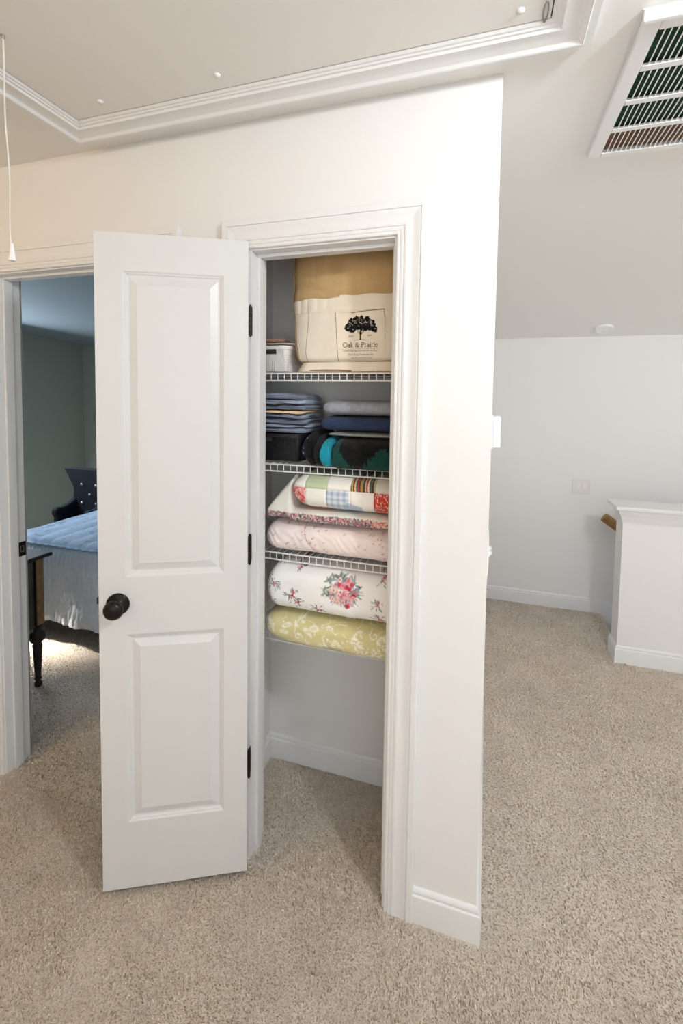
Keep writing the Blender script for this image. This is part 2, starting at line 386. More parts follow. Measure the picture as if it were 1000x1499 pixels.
for xx in (.652, .698):
    MB().box(xx - .010, xx + .010, F - .009, F - .006, .925, .975).obj('rocker', mat('rocker_white', (.86, .84, .82), .4), pl, bevel=.002)
so = V(.757, 2.360, zs(2.360)); sl = 2 * (ZC - G) * (2.36 - YCR) / (F - YCR) ** 2; sn = V(0, -sl, -1) / math.hypot(1, sl)
ds = MB().lathe([(.062, 0), (.062, .006), (.058, .012), (.045, .014), (.043, .010), (.001, .010)], so, sn, 32).obj('ceiling_detector', MATS['plastic_white'], smooth=40)
tag(ds, 'small round white fixture on the sloped ceiling near the far wall', 'ceiling fixture')

# ------------------------------------------------------------------ attic hatch
AX0, AX1, AY1, AY0 = -1.266, .098, -.161, -.775
HT = [(0, 0), (0, .006), (.006, .010), (.011, .010), (.014, .013), (.020, .013), (.024, .018), (.036, .0165), (.052, .015), (.066, .018), (.073, .024), (.077, .025), (.079, .022), (.095, .022), (.095, 0)]
hp = MB().sweep([(AX0, AY1, ZC), (AX1, AY1, ZC), (AX1, AY0, ZC), (AX0, AY0, ZC), (AX0, AY1, ZC)][:5], (0, 0, -1), HT, only=[]) 
hb = MB(); P4 = [(AX0, AY1), (AX1, AY1), (AX1, AY0), (AX0, AY0)]
rings = []
cx_, cy_ = (AX0 + AX1) / 2, (AY0 + AY1) / 2
for (x, y) in P4: rings.append([(x + math.copysign(a, x - cx_), y + math.copysign(a, y - cy_), ZC - b_) for a, b_ in HT])
k = len(HT)
for i in range(4):
    hb.add(rings[i] + rings[(i + 1) % 4], [(j, (j + 1) % k, k + (j + 1) % k, k + j) for j in range(k)])
tag(hb.obj('trim_5', TRIM, smooth=25, **st), 'white moulded trim framing the attic hatch on the ceiling', 'trim')
hatch = empty('attic_hatch', (cx_, cy_, ZC), 'flat white attic hatch panel in the hall ceiling', 'hatch')
MB().box(AX0 + .003, AX1 - .003, AY0 + .003, AY1 - .0035, ZC - .006, ZC - .0005).obj('panel', CEILP, hatch)
MB().box(AX0, AX1, AY0, AY1, ZC - .0015, ZC - .0003).obj('gap', DARKGAP, hatch)
for (x, y) in ((-1.12, -.218), (-.728, -.217), (.03, -.205)):
    MB().lathe([(.0085, 0), (.0085, .002), (.006, .0055), (.001, .0065)], (x, y, ZC - .006), (0, 0, -1), 14).obj('bolt_head', TRIM, hatch, smooth=50)
MB().tube([(.083 + .005 * math.cos(a), -.187 + .028 * math.sin(a), ZC - .008 - .001 * abs(math.sin(a))) for a in [2 * math.pi * i / 24 for i in range(25)]], .0014, 6).obj('latch_loop', mat('dull_steel', (.30, .29, .27), .4, metal=.7), hatch, smooth=60)
cord = empty('pull_cord', (-1.149, -.481, 1.925), 'thin white pull cord with bell knob hanging from the hatch', 'pull cord')
MB().tube([(-1.149 + .013 * (i / 14) ** 1.5 + .004 * math.sin(i * .9) * (i / 12) * (1 - i / 14), -.481 + .003 * math.cos(i * .7) * (i / 14), ZC - .004 - i * (.502 / 14)) for i in range(15)], .0018, 6).obj('cord', mat('cord_white', (.80, .78, .74), .7), cord, smooth=60)
MB().lathe([(.002, .042), (.0035, .040), (.0045, .030), (.007, .012), (.0085, .003), (.0085, 0), (.006, -.001)], (-1.136, -.481, 1.908), (0, 0, 1), 16).obj('bell_knob', MATS['plastic_white'], cord, smooth=40)
MB().lathe([(.005, 0), (.005, .004), (.002, .008)], (-1.149, -.481, ZC - .006), (0, 0, -1), 12).obj('eyelet', MATS['dull_steel'], cord, smooth=40)

# ------------------------------------------------------------------ return air grille
vent = empty('return_air_vent', (.595, .19, ZC), 'large white louvred return air grille on the ceiling', 'air vent')
VX0, VX1, VY0, VY1 = .292, .900, -.114, .503
zv = ZC - .018
rows = [(.348, .473), (.206, .327), (.064, .185), (-.075, .043)]
SX0, SX1 = .331, .861
b = MB(); fr = [(0, .0), (0, .004), (.004, .014), (.006, .018), (.038, .018), (.039, .012), (.039, .010)]
def rect_ring(b, x0, x1, y0, y1, prof, z):
    rg = [[(x0 + a, y0 + a, z - h), (x1 - a, y0 + a, z - h), (x1 - a, y1 - a, z - h), (x0 + a, y1 - a, z - h)] for a, h in prof]
    for r0, r1 in zip(rg[:-1], rg[1:]): b.add(r0 + r1, [(k, (k + 1) % 4, 4 + (k + 1) % 4, 4 + k) for k in range(4)])
b.box(VX0, SX0, VY0, VY1, zv - .002, ZC - .004); b.box(SX1, VX1, VY0, VY1, zv - .002, ZC - .004)
b.box(SX0, SX1, VY0, rows[3][0], zv - .002, ZC - .004); b.box(SX0, SX1, rows[0][1], VY1, zv - .002, ZC - .004)
b.obj('grille_frame', mat('grille_white', (.82, .82, .82), .4), vent, bevel=.003)
MB().box(VX0 - .005, VX1 + .005, VY0 - .010, VY1 + .005, ZC - .004, ZC).obj('outer_flange', MATS['grille_white'], vent)
b = MB(); b.box(VX0 - .004, VX1 + .004, VY0 - .014, VY0 - .002, ZC - .030, ZC - .003)
b.obj('hinge_edge', MATS['grille_white'], vent, bevel=.002)
for (a0, a1) in ((.327, .348), (.185, .206), (.043, .064)): MB().box(SX0, SX1, a0, a1, zv - .002, zv + .006).obj('cross_bar', MATS['grille_white'], vent, bevel=.001)
MB().box(SX0, SX1, -.08, .36, ZC - .0042, ZC - .0035).obj('filter', GREEN, vent)
MB().box(SX0, SX1, .36, .48, ZC - .0044, ZC - .0034).obj('framing', BEAM, vent)
NL = 38; pit = (SX1 - SX0) / NL
for (a0, a1) in rows:
    mesh = None
    for i in range(1, NL):
        x = SX0 + i * pit
        if mesh is None:
            lv = MB().add([(x - .0016, a0, zv - .001), (x + .0016, a0, zv - .001), (x + .0050, a0, zv + .010), (x + .0034, a0, zv + .010),
                           (x - .0016, a1, zv - .001), (x + .0016, a1, zv - .001), (x + .0050, a1, zv + .010), (x + .0034, a1, zv + .010)],
                          [(0, 1, 2, 3), (7, 6, 5, 4), (0, 4, 5, 1), (1, 5, 6, 2), (2, 6, 7, 3), (3, 7, 4, 0)]).obj('louver', MATS['grille_white'], vent)
            mesh = lv; x_first = x
        else:
            q = mesh.copy(); COL.objects.link(q); q.parent = vent; q.location = (x - x_first, 0, 0)

# ------------------------------------------------------------------ half wall, stairs, handrail
HX, HY, HT_ = .783, 1.777, .140
wall('wall_half', [(HX, 3.5, HY, HY + HT_, -1.6 if False else 0, .93)], label='low white stair half wall with moulded cap at right')
bpth = [(3.4, HY, 0), (HX, HY, 0), (HX, HY + HT_, 0), (3.4, HY + HT_, 0)]
base('baseboard_half_wall_end', bpth, [1], 'white baseboard on the end of the stair half wall')
base('baseboard_half_wall', bpth, [0], 'white baseboard along the front of the stair half wall')
CP = [(0, 0), (.004, .0), (.006, .012), (.010, .018), (.012, .030), (.020, .050), (.028, .066), (.030, .072), (.030, .078), (.044, .080), (.046, .086), (.046, .098), (.043, .102), (0, .102)]
b = MB().sweep([(3.4, HY, .862), (HX, HY, .862), (HX, HY + HT_, .862), (3.4, HY + HT_, .862)], (0, 0, 1), CP)
b.box(HX - .01, 3.4, HY - .01, HY + HT_ + .01, .93, .9635)
tag(b.obj('trim_6', TRIM, smooth=30, **st), 'white moulded cap on top of the stair half wall', 'trim')
stairs = empty('staircase', (XS, 2.19, 0), 'carpeted stairs going down behind the stair half wall', 'stairs')
for i in range(6):
    x = XS + i * .26; z = -(i + 1) * .185
    MB().box(x, x + .285, HY + HT_, F - .014, z - .04, z).obj('tread', CARPET, stairs, bevel=.008)
    MB().box(x - .02, x, HY + HT_, F - .014, z - .02, z + .185 - .001).obj('riser', CARPET, stairs)
b = MB()   # skirt following the stairs on the far wall
sk = [(XS, 0), (XS, YT), (XS + .02, YT), (XS + 1.9, YT - 1.36), (XS + 1.9, -1.5), (XS + 1.6, -1.35)]
sk = [(XS, .106), (XS + .03, .100), (XS + 1.9, .100 - 1.87 * .72), (XS + 1.9, -.05 - 1.87 * .72), (XS, -.03)]
b.prism(sk, lambda a, h_, t: (a, t, h_), F - .0135, F - .001); b.obj('skirt_board', TRIM, stairs)
hr = empty('handrail', (.82, 2.40, .76), 'brown wooden handrail end on the far wall above the stairs', 'handrail')
HP = [(-.026, -.014), (-.026, .004), (-.020, .018), (-.008, .026), (.008, .026), (.020, .018), (.026, .004), (.026, -.014), (.018, -.022), (.014, -.038), (-.014, -.038), (-.018, -.022)]
d_ = V(1, 0, -.72) / math.hypot(1, .72); u_ = V(.72, 0, 1) / math.hypot(1, .72); p0 = V(.822, 2.40, .752)
MB().prism(HP, lambda a, c_, h: tuple(p0 + u_ * c_ + V(0, 1, 0) * a + d_ * h), 0, 1.9).obj('rail', WOOD, hr, bevel=.002)
for k_ in (.35, 1.3):
    q = p0 + d_ * k_ - u_ * .04
    MB().tube([tuple(q), tuple(q + V(0, .02, -.03)), (q[0], F - .004, q[2] - .045)], .006, 8).obj('bracket', MATS['worn_brass'], hr, smooth=50)

# ------------------------------------------------------------------ wire shelves
SHZ = (1.668, 1.347, 1.027, .729); SX = (-.885, -.112); SY0, SY1 = .150, .441
SLAB = ('white wire closet shelf holding the burlap bag', 'white wire closet shelf holding folded towels and blankets', 'white wire closet shelf holding the patchwork quilt', 'lowest white wire closet shelf under the yellow quilt')
wire_mesh = None
for zi, z in enumerate(SHZ):
    sh = empty('wire_shelf', (SX[0], SY1, z), SLAB[zi], 'shelf', 'wire shelves in the linen closet')
    for nm, y, zz, r in (('front_rail', SY0, z - .0026, .0030), ('front_rail', SY0, z - .0275, .0030), ('back_rail', SY1 - .006, z - .0050, .0028), ('middle_rail', (SY0 + SY1) / 2, z - .0055, .0026)):
        MB().tube([(SX[0], y, zz), (SX[1], y, zz)], r, 8).obj(nm, WIREW, sh, smooth=60)
    n = 30
    for i in range(n):
        x = SX[0] + .014 + i * .0254
        if wire_mesh is None:
            o = MB().tube([(x, SY1 - .003, z - .0012), (x, SY0 + .003, z - .0012), (x, SY0 - .0028, z - .004), (x, SY0 - .0028, z - .028)], .0016, 6).obj('wire', WIREW, sh, smooth=60)
            wire_mesh = o.data; x_b = x
        else:
            o = bpy.data.objects.new('wire', wire_mesh); COL.objects.link(o); o.parent = sh; o.location = (x - x_b, 0, 0)

# ------------------------------------------------------------------ fabric painters
def ell(C, X, Z, cx, cz, rx, rz, ang, col, alpha=1.0, soft=.25):
    r = max(rx, rz) * 1.3
    m = (abs(X - cx) < r) & (abs(Z - cz) < r)
    if not m.any(): return
    x = X[m] - cx; z = Z[m] - cz; ca, sa = math.cos(ang), math.sin(ang)
    d = np.hypot((x * ca + z * sa) / rx, (-x * sa + z * ca) / rz)
    t = np.clip((1 - d) / soft, 0, 1) * alpha
    C[m] = C[m] * (1 - t[:, None]) + np.asarray(col) * t[:, None]
def line(C, X, Z, pts, w_, col, alpha=1.0, soft=.4):
    for (x0, z0), (x1, z1) in zip(pts[:-1], pts[1:]):
        m = (X > min(x0, x1) - 2 * w_) & (X < max(x0, x1) + 2 * w_) & (Z > min(z0, z1) - 2 * w_) & (Z < max(z0, z1) + 2 * w_)
        if not m.any(): continue
        x = X[m] - x0; z = Z[m] - z0; L2 = (x1 - x0) ** 2 + (z1 - z0) ** 2 + 1e-12
        t = np.clip((x * (x1 - x0) + z * (z1 - z0)) / L2, 0, 1); d = np.hypot(x - t * (x1 - x0), z - t * (z1 - z0))
        a = np.clip((w_ - d) / (w_ * soft), 0, 1) * alpha
        C[m] = C[m] * (1 - a[:, None]) + np.asarray(col) * a[:, None]
ROSE = [lin(190, 40, 70), lin(205, 70, 95), lin(225, 130, 145), lin(235, 180, 185), lin(170, 25, 50)]
LEAF = [lin(110, 125, 110), lin(135, 145, 135), lin(90, 105, 95), lin(150, 160, 165)]
BLUE = [lin(130, 140, 175), lin(160, 170, 195)]
def sprig(C, X, Z, cx, cz, s, nf, nl, R=random):
    for i in range(nl):
        a = R.random() * 6.28; r = s * (0.4 + .75 * R.random()); ell(C, X, Z, cx + r * math.cos(a), cz + r * math.sin(a), s * .30, s * .09, a + R.uniform(-.6, .6), R.choice(LEAF + BLUE[:1]), .85)
        line(C, X, Z, [(cx, cz), (cx + r * math.cos(a), cz + r * math.sin(a))], s * .04, LEAF[1], .6)
    for i in range(nf):
        a = R.random() * 6.28; r = s * .55 * R.random(); q = s * R.uniform(.12, .24)
        ell(C, X, Z, cx + r * math.cos(a), cz + r * math.sin(a), q, q * .8, a, R.choice(ROSE), .95)
        ell(C, X, Z, cx + r * math.cos(a) + q * .2, cz + r * math.sin(a), q * .4, q * .35, a, R.choice(ROSE), .9)

def cushion(x0, x1, y0, y1, z0, z1, M=220, N=160, pe=8, ce=.55, wr=.004, ws=14, endr=.05, deform=None, front=0.62, seed=0, sag=0):
    """folded bedding: cross-section loop in y,z swept along x, rounded ends"""
    xc, yc, zc = (x0 + x1) / 2, (y0 + y1) / 2, (z0 + z1) / 2; a, b_, c_ = (x1 - x0) / 2, (y1 - y0) / 2, (z1 - z0) / 2
    # ends: dense sampling where it rounds
    t = np.linspace(-1, 1, M); dx = endr / a
    q = np.sign(t) * (1 - (1 - np.abs(t)) ** 1.15); q = q / q.max()
    e = np.clip((1 - np.abs(q)) / dx, 0, 1); sc = (1 - (1 - e) ** 2.2) ** (1 / 2.2); sc = np.maximum(sc, 0.02)
    nf = int(N * front); th = np.concatenate([np.linspace(math.pi * .5, math.pi * 1.5, nf, endpoint=False), np.linspace(math.pi * 1.5, math.pi * 2.5, N - nf, endpoint=False)])
    cy2 = np.sign(np.cos(th)) * np.abs(np.cos(th)) ** ce; cz2 = np.sign(np.sin(th)) * np.abs(np.sin(th)) ** ce
    insy = (1 - sc) * min(b_, endr * .9); insz = (1 - sc) * c_
    X = np.broadcast_to((xc + a * q)[None, :], (N, M)).copy()
    Y = yc + cy2[:, None] * (b_ - insy[None, :]); Z = zc + cz2[:, None] * (c_ - insz[None, :])
    if wr:
        dn = fbm(X * ws + seed, Y * ws * .8 + seed * 2, Z * ws * 1.6, 4) * wr * 2.0
        Y = Y + cy2[:, None] * dn; Z = Z + cz2[:, None] * dn * .5
    if sag: Z = Z - sag * np.sin((X - x0) / (x1 - x0) * math.pi)
    if deform: X, Y, Z = deform(X, Y, Z)
    return X, Y, Z
def fabric(name, XYZ, paint, m, parent=None, **kw):
    X, Y, Z = XYZ; C = paint(X, Y, Z)
    return grid_obj(name, np.stack([X, Y, Z], -1), m, parent, C, closed_u=True, caps=True, **kw)
def flat(c): return lambda X, Y, Z: np.broadcast_to(np.asarray(c, float), X.shape + (3,)).copy()
def noisy(c, amt=.15, s=60): 
    def f(X, Y, Z):
        C = np.broadcast_to(np.asarray(c, float), X.shape + (3,)).copy(); return C * (1 + amt * 2 * fbm(X * s, Y * s, Z * s, 3))[..., None]
    return f
COTTON = mat('cotton', rough=.9, attr='Col', sheen=.2, bump=.35, bscale=420, spec=.15)
PLUSH = mat('plush', rough=1.0, attr='Col', sheen=.08, bump=1.0, bscale=260, spec=.1)
SATIN = mat('quilted_cotton', rough=.75, attr='Col', sheen=.1, bump=.15, bscale=160, spec=.25)

# --- lowest shelf: yellow damask quilt, rose quilt
def p_yellow(X, Y, Z):
    C = noisy(lin(214, 203, 150), .12, 30)(X, Y, Z); R = random.Random(3); w_ = lin(245, 242, 226)
    n = fbm(X * 26, Y * 20, Z * 40, 3); C[(np.abs(n) < .012)] = w_ * .95
    for i in range(46):
        cx, cz = R.uniform(-.76, -.15), R.uniform(.70, .80); k_ = R.random()
        if k_ < .45:
            pts = [(cx + .018 * (1 - t / 9) * math.cos(t * .8 + i), cz + .014 * (1 - t / 9) * math.sin(t * .8 + i)) for t in range(9)]; line(C, X, Z, pts, .0020, w_, .85)
        elif k_ < .8:
            for j in range(5): ell(C, X, Z, cx + .012 * math.cos(j), cz + .009 * math.sin(j * 1.3), .010, .0035, j * .7 + i, w_, .85)
        else: ell(C, X, Z, cx, cz, .020, .009, R.uniform(-.5, .5), w_, .8); ell(C, X, Z, cx, cz, .012, .005, .2, lin(214, 203, 150), .6)
    return C
def bulge(x0, amt):
    def f(X, Y, Z): return X, Y, Z
    return f
def d_yellow(X, Y, Z):
    t = np.clip((X + .77) / .2, 0, 1); lift = (1 - t) ** 2 * .028
    k_ = np.clip((.83 - Z) / .12, 0, 1); Z = Z + lift * k_; zm = .732 - .030 * np.clip((.144 - Y) / .020, 0, 1); return X, Y, np.maximum(Z, zm)
fabric('folded_quilt', cushion(-.765, -.14, .104, .425, .703, .816, ce=.62, endr=.075, wr=.006, ws=10, seed=3, deform=d_yellow), p_yellow, SATIN,
       label='mustard yellow quilt with white scroll pattern on the lowest shelf', cat='quilt', group='folded quilts on the lower shelves')
def p_rose(X, Y, Z):
    C = noisy(lin(250, 248, 246), .04, 25)(X, Y, Z); R = random.Random(11)
    pts = [(-.695, 1.005, .016, 2, 5), (-.628, .99, .018, 3, 8), (-.712, .932, .020, 5, 9), (-.728, .865, .018, 6, 8), (-.640, .895, .022, 6, 10), (-.62, .872, .016, 4, 6),
           (-.548, .852, .018, 5, 8), (-.335, .905, .018, 6, 8), (-.335, .855, .018, 6, 7), (-.325, .985, .016, 4, 6), (-.415, .838, .010, 3, 3), (-.22, .93, .02, 6, 9), (-.66, .84, .01, 2, 3)]
    for (a_, b_, c_, d_, e_) in pts: sprig(C, X, Z, a_, b_, c_ * 1.25, d_ + 2, e_ * 2, R=R)
    cx, cz = -.460, .925
    for i in range(130):
        a = R.random() * 6.28; r = .055 * (.45 + .6 * R.random()); ell(C, X, Z, cx + r * 1.25 * math.cos(a), cz + r * .85 * math.sin(a) + .008, .012, .0035, a + R.uniform(-1.2, 1.2), R.choice(LEAF + BLUE), .8)
    for i in range(14):
        a = R.random() * 6.28; r = .07; line(C, X, Z, [(cx, cz), (cx + r * 1.1 * math.cos(a), cz + r * .7 * math.sin(a))], .0012, LEAF[0], .7)
    for i in range(80):
        a = R.random() * 6.28; r = .046 * math.sqrt(R.random()); q = R.uniform(.005, .011); c_ = ROSE[3] if R.random() < .45 else R.choice(ROSE)
        if r * math.cos(a) < -.01 and R.random() < .5: c_ = lin(240, 215, 205)
        ell(C, X, Z, cx + .004 + r * math.cos(a), cz + r * math.sin(a) * 1.0, q, q * .85, a, c_, .92); ell(C, X, Z, cx + r * math.cos(a) + .003, cz + r * math.sin(a), q * .35, q * .3, a, ROSE[4], .7)
    return C
fabric('folded_quilt', cushion(-.750, -.14, .108, .415, .822, .997, M=420, N=300, ce=.62, endr=.055, wr=.006, ws=9, seed=5, front=.75), p_rose, SATIN,
       label='white quilt printed with pink rose bouquets resting on the yellow quilt', cat='quilt', group='folded quilts on the lower shelves')
# --- third shelf: pink sprig quilt, pale quilt with floral binding, patchwork quilt
def p_pink(X, Y, Z):
    C = noisy(lin(250, 236, 232), .05, 25)(X, Y, Z); R = random.Random(5)
    for i in range(70):
        cx = R.uniform(-.74, -.15); cz = 1.04 + .12 * R.random(); 
        if R.random() < .5: cx = R.choice([-.62, -.56, -.36, -.30]) + R.uniform(-.04, .04)
        a = R.uniform(-1, 1); ell(C, X, Z, cx, cz, .0045, .0022, a, lin(228, 140, 140), .75); ell(C, X, Z, cx + .004, cz + .004, .004, .0015, a + 1, lin(195, 200, 175), .6)
    line(C, X, Z, [(-.608, 1.145), (-.60, 1.115), (-.593, 1.09), (-.575, 1.068), (-.555, 1.055)], .0011, lin(190, 110, 110), .8)
    return C
def d_pink(X, Y, Z):
    w_ = .0008 * np.sin((X * 60 + Z * 70 + 3 * vnoise(X * 20, Z * 20, 0)) * 3.0) * (Y < .2) ; return X, Y + w_, Z
fabric('folded_quilt', cushion(-.762, -.14, .118, .42, 1.030, 1.150, M=320, N=200, ce=.66, endr=.06, wr=.006, ws=12, seed=9, deform=d_pink, front=.7), p_pink, COTTON,
       label='blush pink quilt with tiny sprigs at the bottom of its stack', cat='quilt', group='folded quilts on the lower shelves')
def d_sage(X, Y, Z):
    xr = (X + .758); peak = np.clip(xr / .085, 0, 1) ** .85; drop = np.clip((X + .676) / .030, 0, 1); drop = drop * drop * (3 - 2 * drop)
    top = 1.172 + (.143 * peak) * (1 - drop) + .024 * drop
    f = (Z - 1.140) / (.20); slope = -.004 * (X + .76) / .45
    Zn = 1.150 + np.clip(f, 0, 1) * (top - 1.150); hi = np.clip((Zn - 1.185) / .13, 0, 1); return X + .010 * hi, Y + .05 * hi ** 1.3 * (Y < .3) + .014 * np.clip((-.67 - X) / .08, 0, 1) * (Y < .2), Zn
def p_sage(X, Y, Z):
    C = noisy(lin(240, 237, 226), .06, 20)(X, Y, Z); R = random.Random(8)
    band = (Z < 1.184); C[band] = lin(222, 205, 198)
    for i in range(1400):
        cx, cz = R.uniform(-.77, -.15), R.uniform(1.146, 1.183)
        m = -.36 < cx; col = R.choice([lin(190, 60, 60), lin(220, 120, 120), lin(235, 215, 200)] if m else [lin(95, 100, 110), lin(180, 90, 110), lin(130, 140, 130), lin(60, 70, 80), lin(220, 150, 150)])
        ell(C, X, Z, cx, cz, .0045, .0026, R.uniform(-1.5, 1.5), col, .85)
    return C
fabric('folded_quilt', cushion(-.758, -.14, .112, .42, 1.140, 1.340, M=420, N=260, ce=.5, endr=.02, wr=.002, ws=14, seed=2, deform=d_sage, front=.75), p_sage, COTTON,
       label='pale cream quilt edged with busy floral binding beneath the patchwork quilt', cat='quilt', group='folded quilts on the lower shelves')
def p_patch(X, Y, Z):
    cream = lin(248, 244, 237); C = noisy(cream, .04, 20)(X, Y, Z); R = random.Random(21)
    zz = Z + .00 * X; xb = X - .08 * (zz - 1.27) * 0
    r1 = zz > 1.275
    def sel(a, b_, up): return (xb >= a) & (xb < b_) & (r1 if up else ~r1)
    m = sel(-.597, -.520, 1); C[m] = lin(196, 207, 172)
    m = sel(-.436, -.351, 1) 
    st_ = [lin(60, 50, 45), lin(200, 170, 70), lin(120, 50, 45), lin(215, 200, 160), lin(90, 95, 80), lin(190, 50, 45), lin(60, 60, 60), lin(205, 160, 60), lin(150, 140, 120), lin(70, 40, 35), lin(210, 190, 150), lin(185, 45, 40), lin(225, 215, 190), lin(80, 85, 70), lin(110, 100, 80), lin(60, 55, 45), lin(200, 190, 140)]
    k_ = np.clip(((xb[m] + .436 + .12 * (zz[m] - 1.275)) / .085 * len(st_)).astype(int), 0, len(st_) - 1); C[m] = np.array(st_)[k_]
    m = sel(-.351, -.14, 1); C[m] = lin(222, 215, 203)
    m = sel(-.522, -.440, 0); s_ = (np.sin(xb[m] * 2 * math.pi / .021) > .1) * 1.0; t_ = (np.sin(zz[m] * 2 * math.pi / .021) > .1) * 1.0; q = (s_ + t_) * .5
    C[m] = lin(226, 231, 236)[None] * (1 - q[:, None]) + lin(166, 186, 212)[None] * q[:, None]
    m = (~r1) & (zz < 1.235 - .25 * (xb + .44)) & (xb > -.45) & (xb < -.395); C[m] = C[m] * .45 + lin(130, 165, 215) * .55
    red = lin(208, 62, 52)
    m = sel(-.356, -.270, 0) & (zz > 1.196); C[m] = red
    for i in range(150):
        cx, cz = R.uniform(-.356, -.27), R.uniform(1.196, 1.275); a = R.choice([0.5, -.9, 1.9, 0])
        if -.353 < cx < -.273: ell(C, X, Z, cx, cz, .0038, .0012, a, lin(240, 215, 200), .9)
    m = (xb < -.598) & (zz < 1.277) | ((zz < 1.212 + .55 * np.clip(-.585 - xb, 0, 1)) & (xb < -.52)) | ((zz < 1.202) & (xb < -.50)); C[m] = lin(232, 150, 140)
    for i in range(260):
        cx, cz = R.uniform(-.66, -.51), R.uniform(1.19, 1.277)
        if cx < -.60 or cz < 1.211 + .5 * max(0, -.585 - cx): ell(C, X, Z, cx, cz, .0055, .0035, R.random() * 3, R.choice([lin(205, 60, 65), lin(240, 220, 200), lin(215, 90, 85), lin(240, 200, 180)]), .85)
    for xs_ in (-.597, -.520, -.437, -.353): C[(np.abs(X - xs_) < .0012)] *= .86
    C[np.abs(Z - 1.275) < .0012] *= .86
    return C
def d_patch(X, Y, Z):
    for xs_ in (-.597, -.520, -.437, -.353, -.27): Y = Y + .0035 * np.exp(-((X - xs_) / .004) ** 2) * (Y < .25)
    Y = Y + .0035 * np.exp(-((Z - 1.275) / .004) ** 2) * (Y < .25)
    t = np.clip((X + .655) / .09, 0, 1); return X, Y, Z + (1 - t) ** 2 * .028 * np.clip((1.30 - Z) / .10, 0, 1)
fabric('folded_quilt', cushion(-.655, -.14, .108, .40, 1.196, 1.319, M=520, N=300, ce=.60, endr=.055, wr=.006, ws=12, seed=13, deform=d_patch, front=.75), p_patch, COTTON,
       label='patchwork quilt with striped, plaid, green and red squares', cat='quilt', group='folded quilts on the lower shelves')

# --- second shelf
def ledge(X, Y, Z): return X, Y, np.maximum(Z, 1.350 - .016 * np.clip((.143 - Y) / .02, 0, 1))
AZ = lambda a: a
def p_green(X, Y, Z):
    C = noisy(lin(20, 66, 60), .25, 60)(X, Y, Z)
    n = (fbm(X * 160, Y * 50, Z * 30, 2)) * .045
    u = (X + .50) / .17; tri = np.abs((u % 1) - .5) * 2; zz = (Z - 1.34) / .115
    stp = np.floor(tri * 7) / 7
    m = (zz + n * 8 > .05 + .75 * stp) ; C[m] = lin(14, 14, 15)
    m = (X < -.474); C[m] = lin(20, 62, 57) * 1.15
    return C
fabric('folded_blanket', cushion(-.503, -.14, .106, .41, 1.334, 1.447, M=420, N=240, ce=.62, endr=.014, wr=.003, ws=12, seed=4, front=.7, deform=ledge), p_green, PLUSH,
       label='dark green blanket with black zigzag pattern folded below the grey throws', cat='blanket', group='folded blankets on the second shelf')
for (x0, x1, y0, z1, c_, lb) in ((-.546, -.506, .102, 1.448, (25, 150, 172), 'bright teal rolled throw beside the green blanket'), (-.572, -.544, .112, 1.458, (26, 30, 32), 'charcoal rolled throw against the teal one'),
                                 (-.606, -.570, .122, 1.470, (17, 17, 19), 'black rolled throw standing second from the black basket')):
    fabric('rolled_throw', cushion(x0, x1, y0, .40, 1.336, z1, M=60, N=160, ce=.75, endr=.013, wr=.0025, ws=30, seed=x0 * 50, deform=ledge), noisy(lin(*c_), .25, 220), PLUSH, label=lb, cat='throw', group='rolled throws on the second shelf')
def p_bw(X, Y, Z):
    C = noisy(lin(38, 50, 78), .2, 100)(X, Y, Z); n = fbm(X * 130, Y * 90, Z * 90, 2); C[n > .06] = lin(130, 150, 185); C[n > .13] = lin(175, 185, 200); return C
fabric('rolled_throw', cushion(-.630, -.606, .150, .40, 1.349, 1.455, M=60, N=140, ce=.8, endr=.016, wr=.003, ws=40, seed=3), p_bw, PLUSH,
       label='blue and white patterned rolled throw next to the black basket', cat='throw', group='rolled throws on the second shelf')
fabric('folded_blanket', cushion(-.535, -.14, .150, .41, 1.4485, 1.468, M=160, N=100, ce=.8, endr=.03, wr=.006, ws=16, seed=6), noisy(lin(150, 150, 150), .15, 200), PLUSH,
       label='thin light grey blanket between the navy and green blankets', cat='blanket', group='folded blankets on the second shelf')
fabric('folded_blanket', cushion(-.562, -.14, .146, .41, 1.469, 1.520, M=200, N=120, ce=.6, endr=.03, wr=.004, ws=10, seed=7), noisy(lin(48, 62, 92), .35, 260), PLUSH,
       label='navy blue fleece blanket folded under the pale grey one', cat='blanket', group='folded blankets on the second shelf')
fabric('folded_blanket', cushion(-.557, -.14, .150, .41, 1.521, 1.576, M=200, N=120, ce=.62, endr=.035, wr=.005, ws=10, seed=8), noisy(lin(158, 161, 170), .2, 160), PLUSH,
       label='pale grey plush blanket on top of the navy one', cat='blanket', group='folded blankets on the second shelf')

